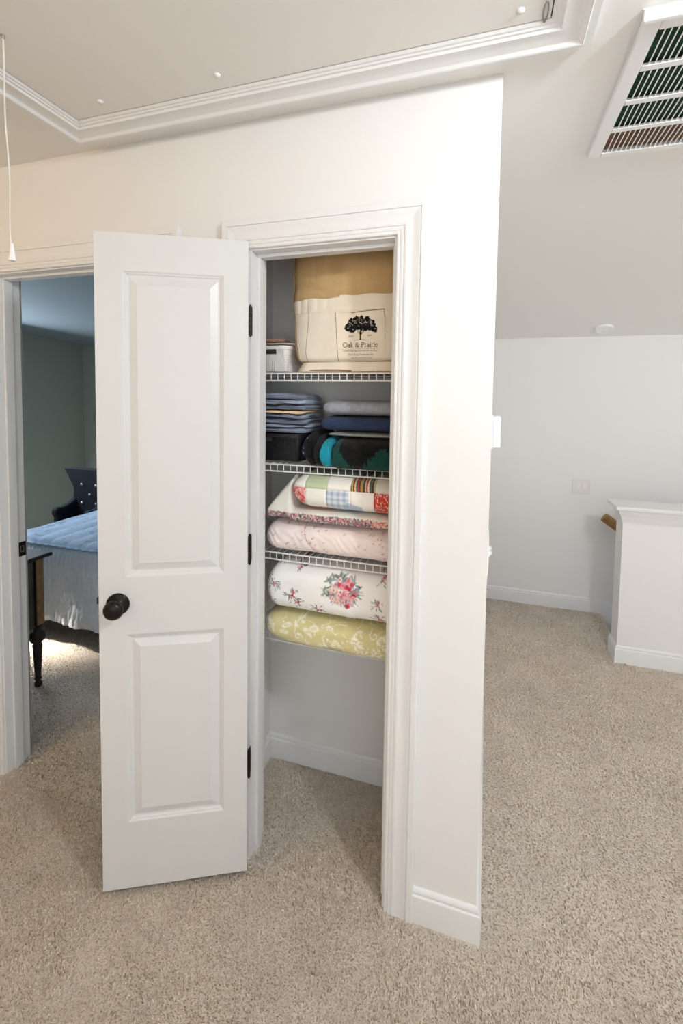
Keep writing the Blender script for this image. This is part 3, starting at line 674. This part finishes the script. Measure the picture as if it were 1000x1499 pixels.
# baskets with lattice sides
def basket(name, x0, x1, y0, y1, z0, z1, m, label, slot=None, pitch=.006):
    root = empty(name, ((x0 + x1) / 2, (y0 + y1) / 2, z0), label, 'basket')
    t = .004; R_ = .03; tp = .012
    def outline(inset, zf):   # rounded rectangle, tapering towards the base
        pts = []; ins = inset + tp * (1 - zf)
        for (cx, cy, a0) in ((x1 - R_, y1 - R_, 0), (x0 + R_, y1 - R_, 90), (x0 + R_, y0 + R_, 180), (x1 - R_, y0 + R_, 270)):
            for k_ in range(7):
                a = math.radians(a0 + 15 * k_); pts.append((cx + (R_ - ins) * math.cos(a), cy + (R_ - ins) * math.sin(a)))
        return pts
    def shell(za, zb_, ins0, ins1, b):
        n = 28; vs = []
        for z, i_ in ((za, ins0), (zb_, ins0), (zb_, ins1), (za, ins1)):
            f = (z - z0) / (z1 - z0); vs += [(x, y, z) for x, y in outline(i_, f)]
        fs = []
        for r in range(4):
            r2 = (r + 1) % 4
            for k_ in range(n): fs.append((r * n + k_, r * n + (k_ + 1) % n, r2 * n + (k_ + 1) % n, r2 * n + k_))
        b.add(vs, fs)
    b = MB(); shell(z1 - .012, z1, -.002, .006, b); b.obj('rim', m, root, smooth=40)
    b = MB(); shell(z0 + .004, z1 - .010, .003, .005, b); b.add([(x, y, z0 + .004) for x, y in outline(.003, 0)], [tuple(range(28))]); b.obj('liner', m, root)
    b = MB()
    zz = z0 + .006
    while zz < z1 - .014:
        skip = slot and slot[2] < zz < slot[3]
        if not skip: shell(zz, zz + pitch * .45, 0, .003, b)
        zz += pitch
    X = x0 + R_
    while X < x1 - R_ * .6:
        zt_ = z1 - .012
        if slot and slot[0] < X < slot[1]: b.box(X, X + pitch * .45, y0 + tp * .5 - .001, y0 + tp * .5 + .003, z0 + .005, slot[2])
        else: b.add([(X, y0 + tp, z0 + .004), (X + pitch * .45, y0 + tp, z0 + .004), (X + pitch * .45, y0 + .0, zt_), (X, y0, zt_), (X, y0 + tp + .004, z0 + .004), (X + pitch * .45, y0 + tp + .004, z0 + .004), (X + pitch * .45, y0 + .005, zt_), (X, y0 + .005, zt_)],
                    [(0, 1, 2, 3), (4, 5, 6, 7), (0, 3, 7, 4), (1, 2, 6, 5)])
        X += pitch
    Yy = y0 + R_
    while Yy < y1 - R_:
        b.box(x1 - tp * .8 - .001, x1 - tp * .8 + .002, Yy, Yy + pitch * .45, z0 + .005, z1 - .012); Yy += pitch
    b.obj('lattice', m, root, kind='stuff')
    if slot:
        MB().box(slot[0], slot[1], y0 + .0015, y0 + .0045, slot[2], slot[3]).obj('handle_slot', DARKGAP if 'white' not in name else mat('slot_shadow', (.10, .10, .105), .8), root)
    return root
basket('plastic_basket', -.884, -.688, .165, .42, 1.671, 1.765, mat('basket_white', (.82, .79, .76), .5), 'white perforated plastic basket on the top shelf', slot=(-.83, -.735, 1.736, 1.752), pitch=.008)
basket('plastic_basket', -.884, -.634, .160, .42, 1.350, 1.452, mat('basket_black', (.012, .012, .014), .4), 'black perforated plastic basket on the second shelf', slot=(-.85, -.75, 1.425, 1.438))
# cloths in the white basket
fabric('folded_cloth', cushion(-.870, -.672, .175, .40, 1.766, 1.779, M=80, N=80, ce=.8, endr=.02, wr=.006, ws=25, seed=1), noisy(lin(205, 190, 178), .1, 100), COTTON,
       label='beige cloth lying over the white basket', cat='cloth')
fabric('folded_cloth', cushion(-.850, -.735, .20, .38, 1.781, 1.800, M=80, N=80, ce=.9, endr=.04, wr=.01, ws=20, seed=4), noisy(lin(196, 150, 125), .1, 100), COTTON,
       label='peach cloth bunched on top of the beige cloth', cat='cloth')
# stack of cloths above black basket
zc_ = 1.4545; cl = [(.018, (118, 130, 150), -.622, 'slate blue cloth at the bottom of the cloth stack'), (.016, (150, 160, 178), -.615, 'pale blue cloth second from the bottom of the cloth stack'),
      (.018, (112, 124, 146), -.620, 'rumpled grey blue cloth third from the bottom of the cloth stack'), (.018, (124, 136, 158), -.626, 'grey blue cloth just below the peach one'), (.011, (222, 190, 150), -.632, 'peach cloth in the middle of the cloth stack'),
      (.021, (104, 116, 138), -.626, 'dark slate cloth resting directly on the peach one'), (.017, (140, 152, 172), -.628, 'light blue cloth second from the top of the cloth stack'), (.024, (116, 126, 148), -.640, 'ribbed blue cloth on top of the cloth stack')]
for i, (h, c_, xr, lb) in enumerate(cl):
    def dcl(X, Y, Z, i=i, h=h, zc_=zc_):
        lev = i + (Z > zc_ + h * .5); wv = np.where(lev == 0, 0, .009 * (vnoise(X * 22 + lev * 3.1, Y * 16 + lev, lev * 1.7) - .5))
        sgm = .5 * h * (np.abs(np.sin(X * 40 + i * 2)) ** 3 * (Z > zc_ + h * .5) * (Y < .22)) * (.5 if i in (1, 2, 3) else .15)
        return X, Y + .008 * np.sin(X * 30 + i * 2.2) + .004 * np.sin(Z * 900), Z + wv - sgm - (.006 * np.clip((X + .68) / .05, 0, 1) if i == 7 else 0)
    fabric('folded_cloth', cushion(-.865, xr, .168 + .006 * (i % 3), .39, zc_ + .0005, zc_ + h - .0012, M=120, N=90, ce=.5, endr=.012, wr=.002, ws=40, seed=i, deform=dcl), noisy(lin(*c_) * 1.6 * (.75 if c_[0] < 200 else .9) + (.07 if c_[0] < 200 else 0), .12, 300), COTTON, label=lb, cat='cloth', group='cloth stack above the black basket')
    zc_ += h

# --- top shelf: burlap bag
bag = empty('storage_bag', (-.42, .28, 1.67), 'tall burlap and canvas storage bag with printed tree emblem', 'bag')
JUTE = mat('burlap', rough=.95, attr='Col', bump=.8, bscale=500, spec=.1); CANV = mat('canvas', rough=.9, attr='Col', bump=.3, bscale=400, spec=.15)
BX0, BX1, BZ0, BZ1 = -.685, -.15, 1.672, 2.17
def left_edge(Z):
    # silhouette of the bag's left side
    return np.interp(Z, [1.67, 1.700, 1.712, 1.76, 1.84, 1.93, 2.03, 2.17], [-.658, -.640, -.652, -.664, -.674, -.690, -.692, -.680])
def front_y(X, Z):
    t = np.clip((X - BX0) / .12, 0, 1); u = np.clip((BX1 - X) / .10, 0, 1)
    r = (1 - (1 - t) ** 2.2) ** .5; r2 = (1 - (1 - u) ** 2.2) ** .5
    y = .165 + .055 * (1 - r * r2) + .020 * np.clip((Z - 1.93) / .24, 0, 1)
    y = y + .018 * fbm(X * 7, Z * 7, 3.3, 3) * 1.2 + .010 * np.exp(-((Z - 1.704) / .010) ** 2)
    y = y + .012 * np.exp(-((Z - 1.955 + .25 * (X + .6)) / .018) ** 2) * np.clip((-.48 - X) / .15, 0, 1)
    y = y - .010 * np.clip((1.70 - Z) / .03, 0, 1)
    return y
nz, nx = 220, 220
Zg = np.linspace(BZ0, BZ1, nz)[:, None] * np.ones((1, nx)); tt = np.linspace(0, 1, nx)[None, :]
le = left_edge(Zg); Xg = le + (BX1 - le) * tt; Yg = front_y(Xg, Zg) + .002
burl = lin(216, 180, 130)
Cg = np.broadcast_to(burl, Xg.shape + (3,)).copy() * (1 + .22 * fbm(Xg * 40, Zg * 8, 1.0, 3) + .22 * fbm(Xg * 8, Zg * 60, 2.0, 3) + .3 * fbm(Xg * 5, Zg * 5, 0, 2))[..., None]
# closed body: front + back
yb = np.full_like(Yg, .40) - .04 * np.exp(-((Xg - le) / .03) ** 2)
Ps = np.concatenate([np.stack([Xg, Yg, Zg], -1), np.stack([Xg, yb, Zg], -1)[:, ::-1]], axis=1)   # loop along columns
Cs = np.concatenate([Cg, Cg[:, ::-1]], axis=1)
grid_obj('bag_body', np.swapaxes(Ps, 0, 1), JUTE, bag, np.swapaxes(Cs, 0, 1), closed_u=True, caps=True)
# canvas pocket
nz, nx = 330, 560
t0 = np.linspace(0, 1, nz)[:, None] * np.ones((1, nx)); tx = np.linspace(0, 1, nx)[None, :] * np.ones((nz, 1))
Zt = 1.705 + t0 * (1.921 - 1.705); le = left_edge(Zt) + .004; Xp = le + (BX1 - .004 - le) * tx
ztop = 1.921 + .006 * (Xp > -.50) + .002 * np.sin(Xp * 60); Zp = 1.705 + t0 * (ztop - 1.705)
Yp = front_y(Xp, Zp) - .0035 - .0025 * np.abs(np.sin(Xp * 95 + 2 * vnoise(Xp * 20, Zp * 9, 0))) * np.clip((Zp - 1.86) / .04, 0, 1) * np.clip((-.50 - Xp) / .06, 0, 1)
Yp = Yp + .002 * np.exp(-((Zp - 1.874) / .003) ** 2)
canv = lin(242, 229, 210)
Cp = np.broadcast_to(canv, Xp.shape + (3,)).copy() * (1 + .10 * fbm(Xp * 30, Zp * 30, 4, 3))[..., None]
INK = lin(28, 28, 30); inkf = lin(48, 42, 38)
def sub(*q): line(Cp, Xp, Zp, *q)
sub([(-.5135, 1.871), (-.508, 1.80), (-.502, 1.705)], .0011, inkf, .9)
sub([(-.5135, 1.871), (-.455, 1.868)], .0007, inkf, .35); sub([(-.455, 1.867), (-.400, 1.873), (-.345, 1.876)], .0014, INK, .95)
sub([(-.345, 1.876), (-.342, 1.845), (-.341, 1.80)], .0012, inkf, .8); sub([(-.341, 1.795), (-.340, 1.778)], .0010, inkf, .5); sub([(-.3395, 1.77), (-.3385, 1.72)], .0006, inkf, .25)
# brown piping seams on canvas
for pts, w_ in (([(-.618, 1.921), (-.612, 1.86), (-.618, 1.79), (-.622, 1.74), (-.614, 1.7085)], .0016),): sub(pts, w_, lin(176, 138, 98), .85)
# tree emblem
R = random.Random(4); TX, TZ = -.4235, 1.815
def crown_ok(x, z):
    u = (x - TX) / .0545; return abs(u) < 1 and z < 1.810 + (.043 + .0035 * math.sin(u * 17) + .002 * math.sin(u * 41)) * math.sqrt(max(0, 1 - abs(u) ** 2.2)) and z > 1.805 - .003 * math.sin(u * 9) + .004 * (1 - abs(u))
for i in range(1000):
    x, z = TX + R.uniform(-.054, .054), R.uniform(1.800, 1.856)
    if crown_ok(x, z): ell(Cp, Xp, Zp, x, z, R.uniform(.0025, .005), R.uniform(.002, .0038), R.random() * 3, INK, 1, .3)
for i in range(40):
    u = R.uniform(-.75, .75); x = TX + .0545 * u; z = 1.812 + .043 * math.sqrt(1 - u * u) * R.uniform(.35, .85)
    ell(Cp, Xp, Zp, x, z, R.uniform(.0014, .0030), .0010, R.uniform(-.8, .8), canv, .85)
sub([(TX - .001, 1.779), (TX - .0008, 1.795), (TX + .0002, 1.812)], .0026, INK, 1)
for dx_, dz_ in ((-.012, .014), (.013, .014), (-.006, .016), (.007, .017)): sub([(TX, 1.793), (TX + dx_, 1.793 + dz_)], .0012, INK, 1)
sub([(TX - .020, 1.7775), (TX, 1.7785), (TX + .018, 1.777)], .0010, INK, .8)
# serif lettering
def arc(cx, cy, rx, ry, a0, a1, n=12): return [(cx + rx * math.cos(math.radians(a0 + (a1 - a0) * i / n)), cy + ry * math.sin(math.radians(a0 + (a1 - a0) * i / n))) for i in range(n + 1)]
def ser(x, y, w_=.09): return [(x - w_, y), (x + w_, y)]
GL = {  # strokes (points, weight), advance; units: cap height .70, x height .46
 'O': ([(arc(.36, .35, .31, .35, 0, 360, 24), 1)], .74), 'a': ([(arc(.17, .14, .13, .13, 0, 360, 14), .9), ([(.31, .0), (.31, .33)] , 1), (arc(.18, .32, .13, .13, 0, 150, 8), .8)], .43),
 'k': ([([(.10, 0), (.10, .72)], 1.1), (ser(.10, 0), .6), ([(.04, .72), (.10, .72)], .6), ([(.12, .20), (.32, .44)], .7), ([(.18, .26), (.37, 0)], 1), (ser(.37, 0, .06), .6), (ser(.33, .45, .06), .6)], .48),
 '&': ([(arc(.27, .52, .12, .14, 240, -60, 12), .8), ([(.21, .40), (.46, .05), (.56, .02)], 1.1), (arc(.24, .18, .17, .17, 120, 330, 12), .9), ([(.39, .10), (.52, .36), (.60, .37)], .7)], .72),
 'P': ([([(.12, 0), (.12, .70)], 1.2), (ser(.12, 0), .6), ([(.04, .70), (.26, .70)], .7), (arc(.26, .52, .17, .18, 90, -90, 10), 1), ([(.26, .34), (.12, .34)], .6)], .52),
 'r': ([([(.10, 0), (.10, .45)], 1.1), (ser(.10, 0), .6), ([(.03, .45), (.10, .45)], .6), (arc(.21, .33, .11, .13, 160, 50, 6), .9)], .34),
 'i': ([([(.10, 0), (.10, .45)], 1.1), (ser(.10, 0, .08), .6), ([(.03, .45), (.10, .45)], .6), ([(.10, .62), (.10, .65)], 1.2)], .24),
 'e': ([(arc(.20, .22, .16, .23, 20, 320, 16), .9), ([(.06, .27), (.35, .27)], .7)], .42), ' ': ([], .22)}
txt = 'Oak & Prairie'; adv = sum(GL[c_][1] for c_ in txt); scale_ = .1215 / adv; x = -.4855
for c_ in txt:
    for pts, wt in GL[c_][0]: line(Cp, Xp, Zp, [(x + a * scale_, 1.7535 + b_ * scale_) for a, b_ in pts], .00100 * (wt + .25), INK, min(1, .55 + wt * .4))
    x += GL[c_][1] * scale_
sub([(-.486, 1.7475), (-.364, 1.7478)], .0005, inkf, .6)
pk = grid_obj('canvas_pocket', np.stack([Xp, Yp, Zp], -1), CANV, bag, Cp)
sm_ = pk.modifiers.new('thickness', 'SOLIDIFY'); sm_.thickness = .0015; sm_.offset = 1
# small print set in type
def small_text(body, xc, z, width, parent):
    cu = bpy.data.curves.new('print', 'FONT'); cu.body = body; cu.size = .01; cu.align_x = 'CENTER'; cu.resolution_u = 2
    t = bpy.data.objects.new('print', cu); COL.objects.link(t); bpy.context.view_layer.update()
    dg = bpy.context.evaluated_depsgraph_get(); me = bpy.data.meshes.new_from_object(t.evaluated_get(dg)); bpy.data.objects.remove(t); bpy.data.curves.remove(cu)
    n = len(me.vertices); co = np.empty(n * 3, np.float32); me.vertices.foreach_get('co', co); co = co.reshape(-1, 3)
    s_ = width / (co[:, 0].max() - co[:, 0].min()); X_ = xc + co[:, 0] * s_; Z_ = z + co[:, 1] * s_
    Y_ = front_y(X_, Z_) - .0035 - .0006 ; out = np.stack([X_, Y_, Z_], -1) - np.array(parent.location)
    me.vertices.foreach_set('co', out.astype(np.float32).ravel()); me.materials.append(mat('ink', (.02, .02, .022), .9))
    o = bpy.data.objects.new('printed_line', me); COL.objects.link(o); o.parent = parent; return o
small_text('comforting hugs and peaceful slumber', -.425, 1.7395, .118, bag)
small_text('Olivia King Comforter Set', -.4235, 1.7265, .088, bag); small_text('with Sheets and Pillow Cases', -.4195, 1.7165, .070, bag)
small_text('ESTD', -.4555, 1.7868, .016, bag); small_text('2009', -.393, 1.7882, .014, bag)
# bottom canvas fold and brown piping
nz, nx = 40, 200
t0 = np.linspace(0, 1, nz)[:, None] * np.ones((1, nx)); tx = np.linspace(0, 1, nx)[None, :] * np.ones((nz, 1))
Zb = 1.673 + t0 * .031; Xb = -.655 + .012 * t0 + tx * (BX1 - .004 + .655 - .012 * t0); Yb = .150 + .035 * (1 - (1 - np.clip(tx / .12, 0, 1)) ** 2.2) ** .5 * 0 + front_y(Xb, Zb) * 0 + .012 * t0 + .03 * (1 - np.clip(tx / .08, 0, 1)) ** 2 + .004 * fbm(Xb * 12, Zb * 20, 0, 2)
Cb = np.broadcast_to(lin(240, 226, 206), Xb.shape + (3,)).copy() * (1 + .1 * fbm(Xb * 30, Zb * 30, 4, 3))[..., None]
fo = grid_obj('canvas_fold', np.stack([Xb, Yb, Zb], -1), CANV, bag, Cb); sm_ = fo.modifiers.new('thickness', 'SOLIDIFY'); sm_.thickness = .0015; sm_.offset = 1
PIP = mat('brown_piping', (.30, .165, .085), .8)
def pip(pts, r=.0022): MB().tube([(x_, float(front_y(np.array([x_]), np.array([z_]))[0]) - .0075, z_) for x_, z_ in pts], r, 6).obj('piping', PIP, bag, smooth=60)
pip([(-.64, 1.7065), (-.60, 1.7045), (-.54, 1.7035), (-.48, 1.7025), (-.40, 1.7045), (-.30, 1.707), (-.16, 1.709)])
MB().tube([(-.650, .188, 1.6745), (-.60, .152, 1.6755), (-.55, .149, 1.677), (-.50, .149, 1.6765), (-.45, .149, 1.6745)], .0022, 6).obj('piping', PIP, bag, smooth=60)
MB().tube([(float(left_edge(z_)) - .001, float(front_y(np.array([float(left_edge(z_))]), np.array([z_]))[0]) - .001, z_) for z_ in np.linspace(1.71, 2.16, 30)], .0030, 6).obj('side_seam', mat('jute_trim', (.42, .27, .13), .9), bag, smooth=60)

# ------------------------------------------------------------------ bedroom furniture
bed = empty('bed', (-2.33, 1.9, 0), 'bed in the far bedroom under a light blue comforter', 'bed')
MB().box(-3.06, -1.60, .955, 2.86, .36, .575).obj('mattress', mat('mattress', (.5, .5, .5), .9), bed, bevel=.03)
MB().box(-3.08, -1.58, 2.88, 2.94, .1, 1.05).obj('headboard', mat('dark_wood', (.02, .013, .010), .35), bed, bevel=.01)
MB().box(-3.04, -1.62, .975, 2.86, .17, .355).obj('box_spring', mat('box_spring', (.05, .05, .06), .9), bed, bevel=.02)
for x, y in ((-2.98, 1.03), (-1.68, 1.03), (-2.98, 2.8), (-1.68, 2.8)): MB().lathe([(.022, 0), (.024, .01), (.028, .17)], (x, y, 0), seg=12).obj('leg', mat('dark_wood', (.02, .013, .010), .35), bed, smooth=40)
comf = empty('comforter', (-2.33, 1.9, .6), 'light blue comforter with pleated white drop hanging to the floor', 'comforter')
def p_ctop(X, Y):
    C = np.broadcast_to(lin(188, 208, 232), X.shape + (3,)).copy(); n = vnoise(X * 45, Y * 45, 0.5); C[n > .66] = lin(158, 180, 208); return C * (1 + .12 * fbm(X * 12, Y * 12, 0, 3))[..., None]
nx, ny = 260, 260
tx = np.linspace(0, 1, nx)[:, None] * np.ones((1, ny)); ty = np.linspace(0, 1, ny)[None, :] * np.ones((nx, 1))
X = -3.10 + tx * 1.55; Y = .912 + ty * 1.95
ed = np.minimum(np.minimum(X + 3.10, -1.55 - X), np.minimum(Y - .912, 2.862 - Y)); Z = .585 + .040 * np.sqrt(np.clip(1 - (1 - np.clip(ed / .07, 0, 1)) ** 2, 0, 1)) + .014 * fbm(X * 7, Y * 7, 1, 3) + .006 * np.abs(np.sin(X * 22)) * np.clip(ed / .03, 0, 1)
grid_obj('comforter_top', np.stack([X, Y, Z], -1), COTTON, comf, p_ctop(X, Y))
# pleated drop around the left side and the foot
per = [(-3.10, 2.85)] + [(-3.10, 2.85 - i * .02) for i in range(1, 94)]
r = .06; per += [(-3.04 - r * math.cos(a), .972 - r * math.sin(a)) for a in [math.pi / 2 * k_ / 10 for k_ in range(1, 11)]]
per += [(-3.04 + i * .006, .912) for i in range(1, 249)]
PN = np.array(per); T = np.gradient(PN, axis=0); T /= np.linalg.norm(T, axis=1)[:, None]; N_ = np.stack([T[:, 1], -T[:, 0]], 1)
if N_[-1][1] > 0: N_ = -N_
s_ = np.concatenate([[0], np.cumsum(np.linalg.norm(np.diff(PN, axis=0), axis=1))])
nv = 120; tv = np.linspace(0, 1, nv)
Sg = s_[:, None] * np.ones((1, nv)); Tg = tv[None, :] * np.ones((len(s_), 1))
hem = .115 + .018 * np.sin(Sg * 17) * vnoise(Sg * 5, 0, 0) + .012 * vnoise(Sg * 14, 1, 0)
zz = .600 - Tg * (.600 - hem)
pl = .007 * np.sin(Sg * 190 + 5 * vnoise(Sg * 9, Tg * 2, 0)) * np.clip(Tg * 6, 0, 1) * np.exp(-Tg * 2.2) + .050 * (vnoise(Sg * 10, Tg * 1.2, 5) - .5) * np.clip(Tg * 1.4, 0, 1) + .034 * fbm(Sg * 34, Tg * 7, 2, 4) * np.clip(Tg * 3, 0, 1)
out = -.004 + .022 * np.sin(np.clip(Tg * 6, 0, 1) * math.pi * .5) + .045 * Tg + pl
Xd = PN[:, 0][:, None] + N_[:, 0][:, None] * out; Yd = PN[:, 1][:, None] + N_[:, 1][:, None] * out
Cd = np.broadcast_to(lin(232, 236, 244), Xd.shape + (3,)).copy(); tb = np.clip(1 - Tg * 3.2, 0, 1)[..., None]; Cd = Cd * (1 - tb * .6) + lin(178, 202, 230) * tb * .6
dr = grid_obj('pleated_drop', np.stack([Xd, Yd, zz], -1), COTTON, comf, Cd); sm_ = dr.modifiers.new('thickness', 'SOLIDIFY'); sm_.thickness = .006
MB().tube([(per[i][0] + N_[i][0] * .012, per[i][1] + N_[i][1] * .012, .597 + .003 * math.sin(i * .6)) for i in range(0, len(per), 3)], .007, 8).obj('piping', COTTON, comf, smooth=60)
me = bpy.data.objects['piping.004'].data if 'piping.004' in bpy.data.objects else None
for o_ in comf.children:
    if o_.name.startswith('piping') and 'Col' not in o_.data.attributes:
        a = o_.data.color_attributes.new('Col', 'FLOAT_COLOR', 'POINT'); a.data.foreach_set('color', np.tile(np.append(lin(150, 175, 205), 1), len(o_.data.vertices)).astype(np.float32))

NAVY = mat('navy_velvet', (.004, .006, .014), .9, bump=.2, bscale=200)
ch = empty('tufted_chair', (-3.40, 1.78, 0), 'dark navy tufted wing chair beyond the bed', 'chair')
bk = [(-3.61, .30), (-3.60, .72), (-3.615, .76), (-3.66, .83), (-3.705, .895), (-3.70, .905), (-3.185, .905), (-3.18, .895), (-3.20, .83), (-3.22, .76), (-3.225, .72), (-3.225, .30)]
MB().prism(bk, lambda a, b_, h: (a, h, b_), 1.90, 1.99).obj('backrest', NAVY, ch, bevel=.02, seg=3)
for (x, z) in ((-3.50, .766), (-3.41, .68), (-3.34, .766), (-3.26, .68), (-3.50, .60), (-3.34, .60)):
    MB().lathe([(.013, 0), (.012, .006), (.006, .011), (.001, .012)], (x, 1.90, z), (0, -1, 0), 14).obj('button', mat('button_crystal', (.55, .55, .58), .2, metal=.4), ch, smooth=50)
MB().box(-3.60, -3.24, 1.42, 1.92, .30, .46).obj('seat', NAVY, ch, bevel=.03, seg=3)
for x0 in (-3.63, -3.275):
    arm = [(1.93, .30), (1.93, .66), (1.87, .615), (1.78, .585), (1.72, .59), (1.69, .57), (1.69, .53), (1.71, .50), (1.71, .30)]
    MB().prism(arm, lambda a, b_, h: (h, a, b_), x0, x0 + .065).obj('armrest', NAVY, ch, bevel=.018, seg=3)
for x in (-3.57, -3.26):
    for y in (1.46, 1.90): MB().lathe([(.012, 0), (.022, .30)], (x, y, 0), seg=10).obj('leg', MATS['dark_wood'], ch, smooth=40)

DKW = mat('black_lacquer', (.022, .017, .014), .6, noise=.3, nscale=12); GOLD = mat('gilded_wood', (.30, .19, .075), .45, noise=.35, nscale=25, metal=.15)
dk = empty('writing_desk', (-2.80, .33, 0), 'antique black desk with gilded corner post inside the bedroom doorway', 'desk')
dx0, dx1, dy0, dy1 = -3.35, -2.262, .150, .505
MB().box(dx0 - .03, dx1 + .025, dy0 - .02, dy1 + .03, .708, .728).obj('desk_top', DKW, dk, bevel=.006)
MB().box(dx0 + .03, dx1 - .012, dy0 + .02, dy1 - .03, .335, .708).obj('desk_body', mat('grey_lacquer', (.085, .082, .075), .35, noise=.5, nscale=8), dk, bevel=.003)
for i, (x, y) in enumerate(((dx1 - .028, dy1 - .028), (dx1 - .028, dy0 + .028), (dx0 + .028, dy1 - .028), (dx0 + .028, dy0 + .028))):
    MB().box(x - .020, x + .028, y - .020, y + .024, .345, .708).obj('corner_post', GOLD, dk, bevel=.004)
    MB().box(x + .006, x + .0285, y - .026, y - .0205, .345, .706).obj('post_edge', DKW, dk)
    MB().lathe([(.014, 0), (.0175, .004), (.019, .012), (.017, .022), (.012, .030), (.0125, .036), (.017, .040), (.018, .046), (.013, .052), (.0145, .060), (.0165, .10), (.023, .215), (.024, .232), (.019, .238), (.021, .243), (.033, .255), (.038, .272), (.037, .288), (.028, .304), (.018, .312), (.017, .320), (.024, .330), (.028, .345)], (x, y, 0), seg=28).obj('leg', DKW, dk, smooth=45)

# ------------------------------------------------------------------ carpet pile
def pile():
    cx, cy = CAMP['x'], CAMP['y']
    regs = [(-2.7, 1.9, -.86, -.014, .0056), (0.02, 2.0, -.014, 1.77, .0078), (0.02, .82, 1.77, 2.45, .0105), (-.87, -.125, .0, .43, .0060), (-2.3, -.985, -.014, .95, .0085), (-3.1, -2.3, YT + .02, 1.0, .0085)]
    PX, PY, SZ = [], [], []
    for x0, x1, y0, y1, sp in regs:
        nx, ny = int((x1 - x0) / sp), int((y1 - y0) / sp)
        gx, gy = np.meshgrid(np.linspace(x0, x1, nx), np.linspace(y0, y1, ny)); gx = (gx + rng.uniform(-.5, .5, gx.shape) * sp).ravel(); gy = (gy + rng.uniform(-.5, .5, gy.shape) * sp).ravel()
        dx, dy = gx - cx, gy - cy; fw = -math.sin(CAMP['yaw']) * dx + math.cos(CAMP['yaw']) * dy; rt = math.cos(CAMP['yaw']) * dx + math.sin(CAMP['yaw']) * dy
        k_ = (fw > .50) & (np.abs(rt) < fw * 1.15 + .30)
        def out(a, b_, c_, d): return ~((gx > a) & (gx < b_) & (gy > c_) & (gy < d))
        k_ &= out(OPN[0] - .11, OPN[0] - .0, -.022, YT) & out(OPN[1] + .0, 0.014, -.022, YT) & out(BOP[1], OPN[0], -.018, YT + .02) & out(-2.6, BOP[0], -.022, YT + .02)
        k_ &= out(-.12, .016, YT, 2.5) & out(-.98, -.875, YT, .6)
        k_ &= ~((gx > -.98) & (gx < 0) & (gy > .432)) & ~((gx > -2.6) & (gx < BOP[0]) & (gy > -.02) & (gy < YT + .03)) & ~((gx > BOP[1]) & (gx < -.887) & (gy > -.02) & (gy < YT + .02))
        k_ &= ~((gx > XS) & (gy > 1.92)) & ~((gx > .76) & (gy > 1.76) & (gy < 1.93))
        PX.append(gx[k_]); PY.append(gy[k_]); SZ.append(np.full(k_.sum(), sp))
    X = np.concatenate(PX); Y = np.concatenate(PY); sp = np.concatenate(SZ); n = len(X)
    a = rng.rand(n) * 2 * math.pi; h = (.0022 + .0034 * rng.rand(n)) * (1 + .35 * fbm(X * 9, Y * 9, 0, 3) * 2); r = sp * rng.uniform(.50, .85, n)
    # lean varies slowly: brushed pile
    la = rng.rand(n) * 2 * math.pi; ln = .0055 * rng.rand(n); bx = .003 * fbm(X * 5, Y * 5, 3, 2) * 4; by = .003 * fbm(X * 5, Y * 5, 9, 2) * 4
    v = np.zeros((n, 5, 3), np.float32)
    for j in range(3):
        t = a + j * 2.0944; v[:, j, 0] = X + r * np.cos(t); v[:, j, 1] = Y + r * np.sin(t); v[:, j, 2] = -.002
    tx = X + ln * np.cos(la) + bx; ty = Y + ln * np.sin(la) + by; w_ = r * .28
    v[:, 3] = np.stack([tx - w_ * np.sin(a), ty + w_ * np.cos(a), h], -1); v[:, 4] = np.stack([tx + w_ * np.sin(a), ty - w_ * np.cos(a), h * .92], -1)
    tri = np.array([[0, 1, 4], [0, 4, 3], [1, 2, 4], [2, 3, 4], [2, 0, 3]]); f = (np.arange(n)[:, None, None] * 5 + tri[None]).reshape(-1)
    me = bpy.data.meshes.new('carpet_pile'); me.vertices.add(n * 5); me.vertices.foreach_set('co', v.ravel()); me.loops.add(len(f)); me.loops.foreach_set('vertex_index', f.astype(np.int32))
    m_ = len(f) // 3; me.polygons.add(m_); me.polygons.foreach_set('loop_start', (np.arange(m_) * 3).astype(np.int32)); me.update(calc_edges=True)
    c0 = lin(255, 245, 231); c1 = lin(202, 172, 142); q = rng.rand(n) ** .75; q = np.clip(q * .85 + .5 * (fbm(X * 60, Y * 60, 0, 2) + .25), 0, 1)
    C = c1[None] * (1 - q[:, None]) + c0[None] * q[:, None]; C *= (1 + .16 * 2 * fbm(X * 4, Y * 4, 1, 3))[:, None]
    ca = me.color_attributes.new('Col', 'FLOAT_COLOR', 'POINT'); cc = np.ones((n, 5, 4), np.float32); cc[:, :, :3] = C[:, None, :]; ca.data.foreach_set('color', cc.ravel())
    me.materials.append(mat('carpet_yarn', rough=1.0, attr='Col', spec=.05, sheen=.1)); o = bpy.data.objects.new('carpet_pile', me); COL.objects.link(o); o.parent = floor; o['kind'] = 'stuff'
    print('TUFTS', n)
pile()
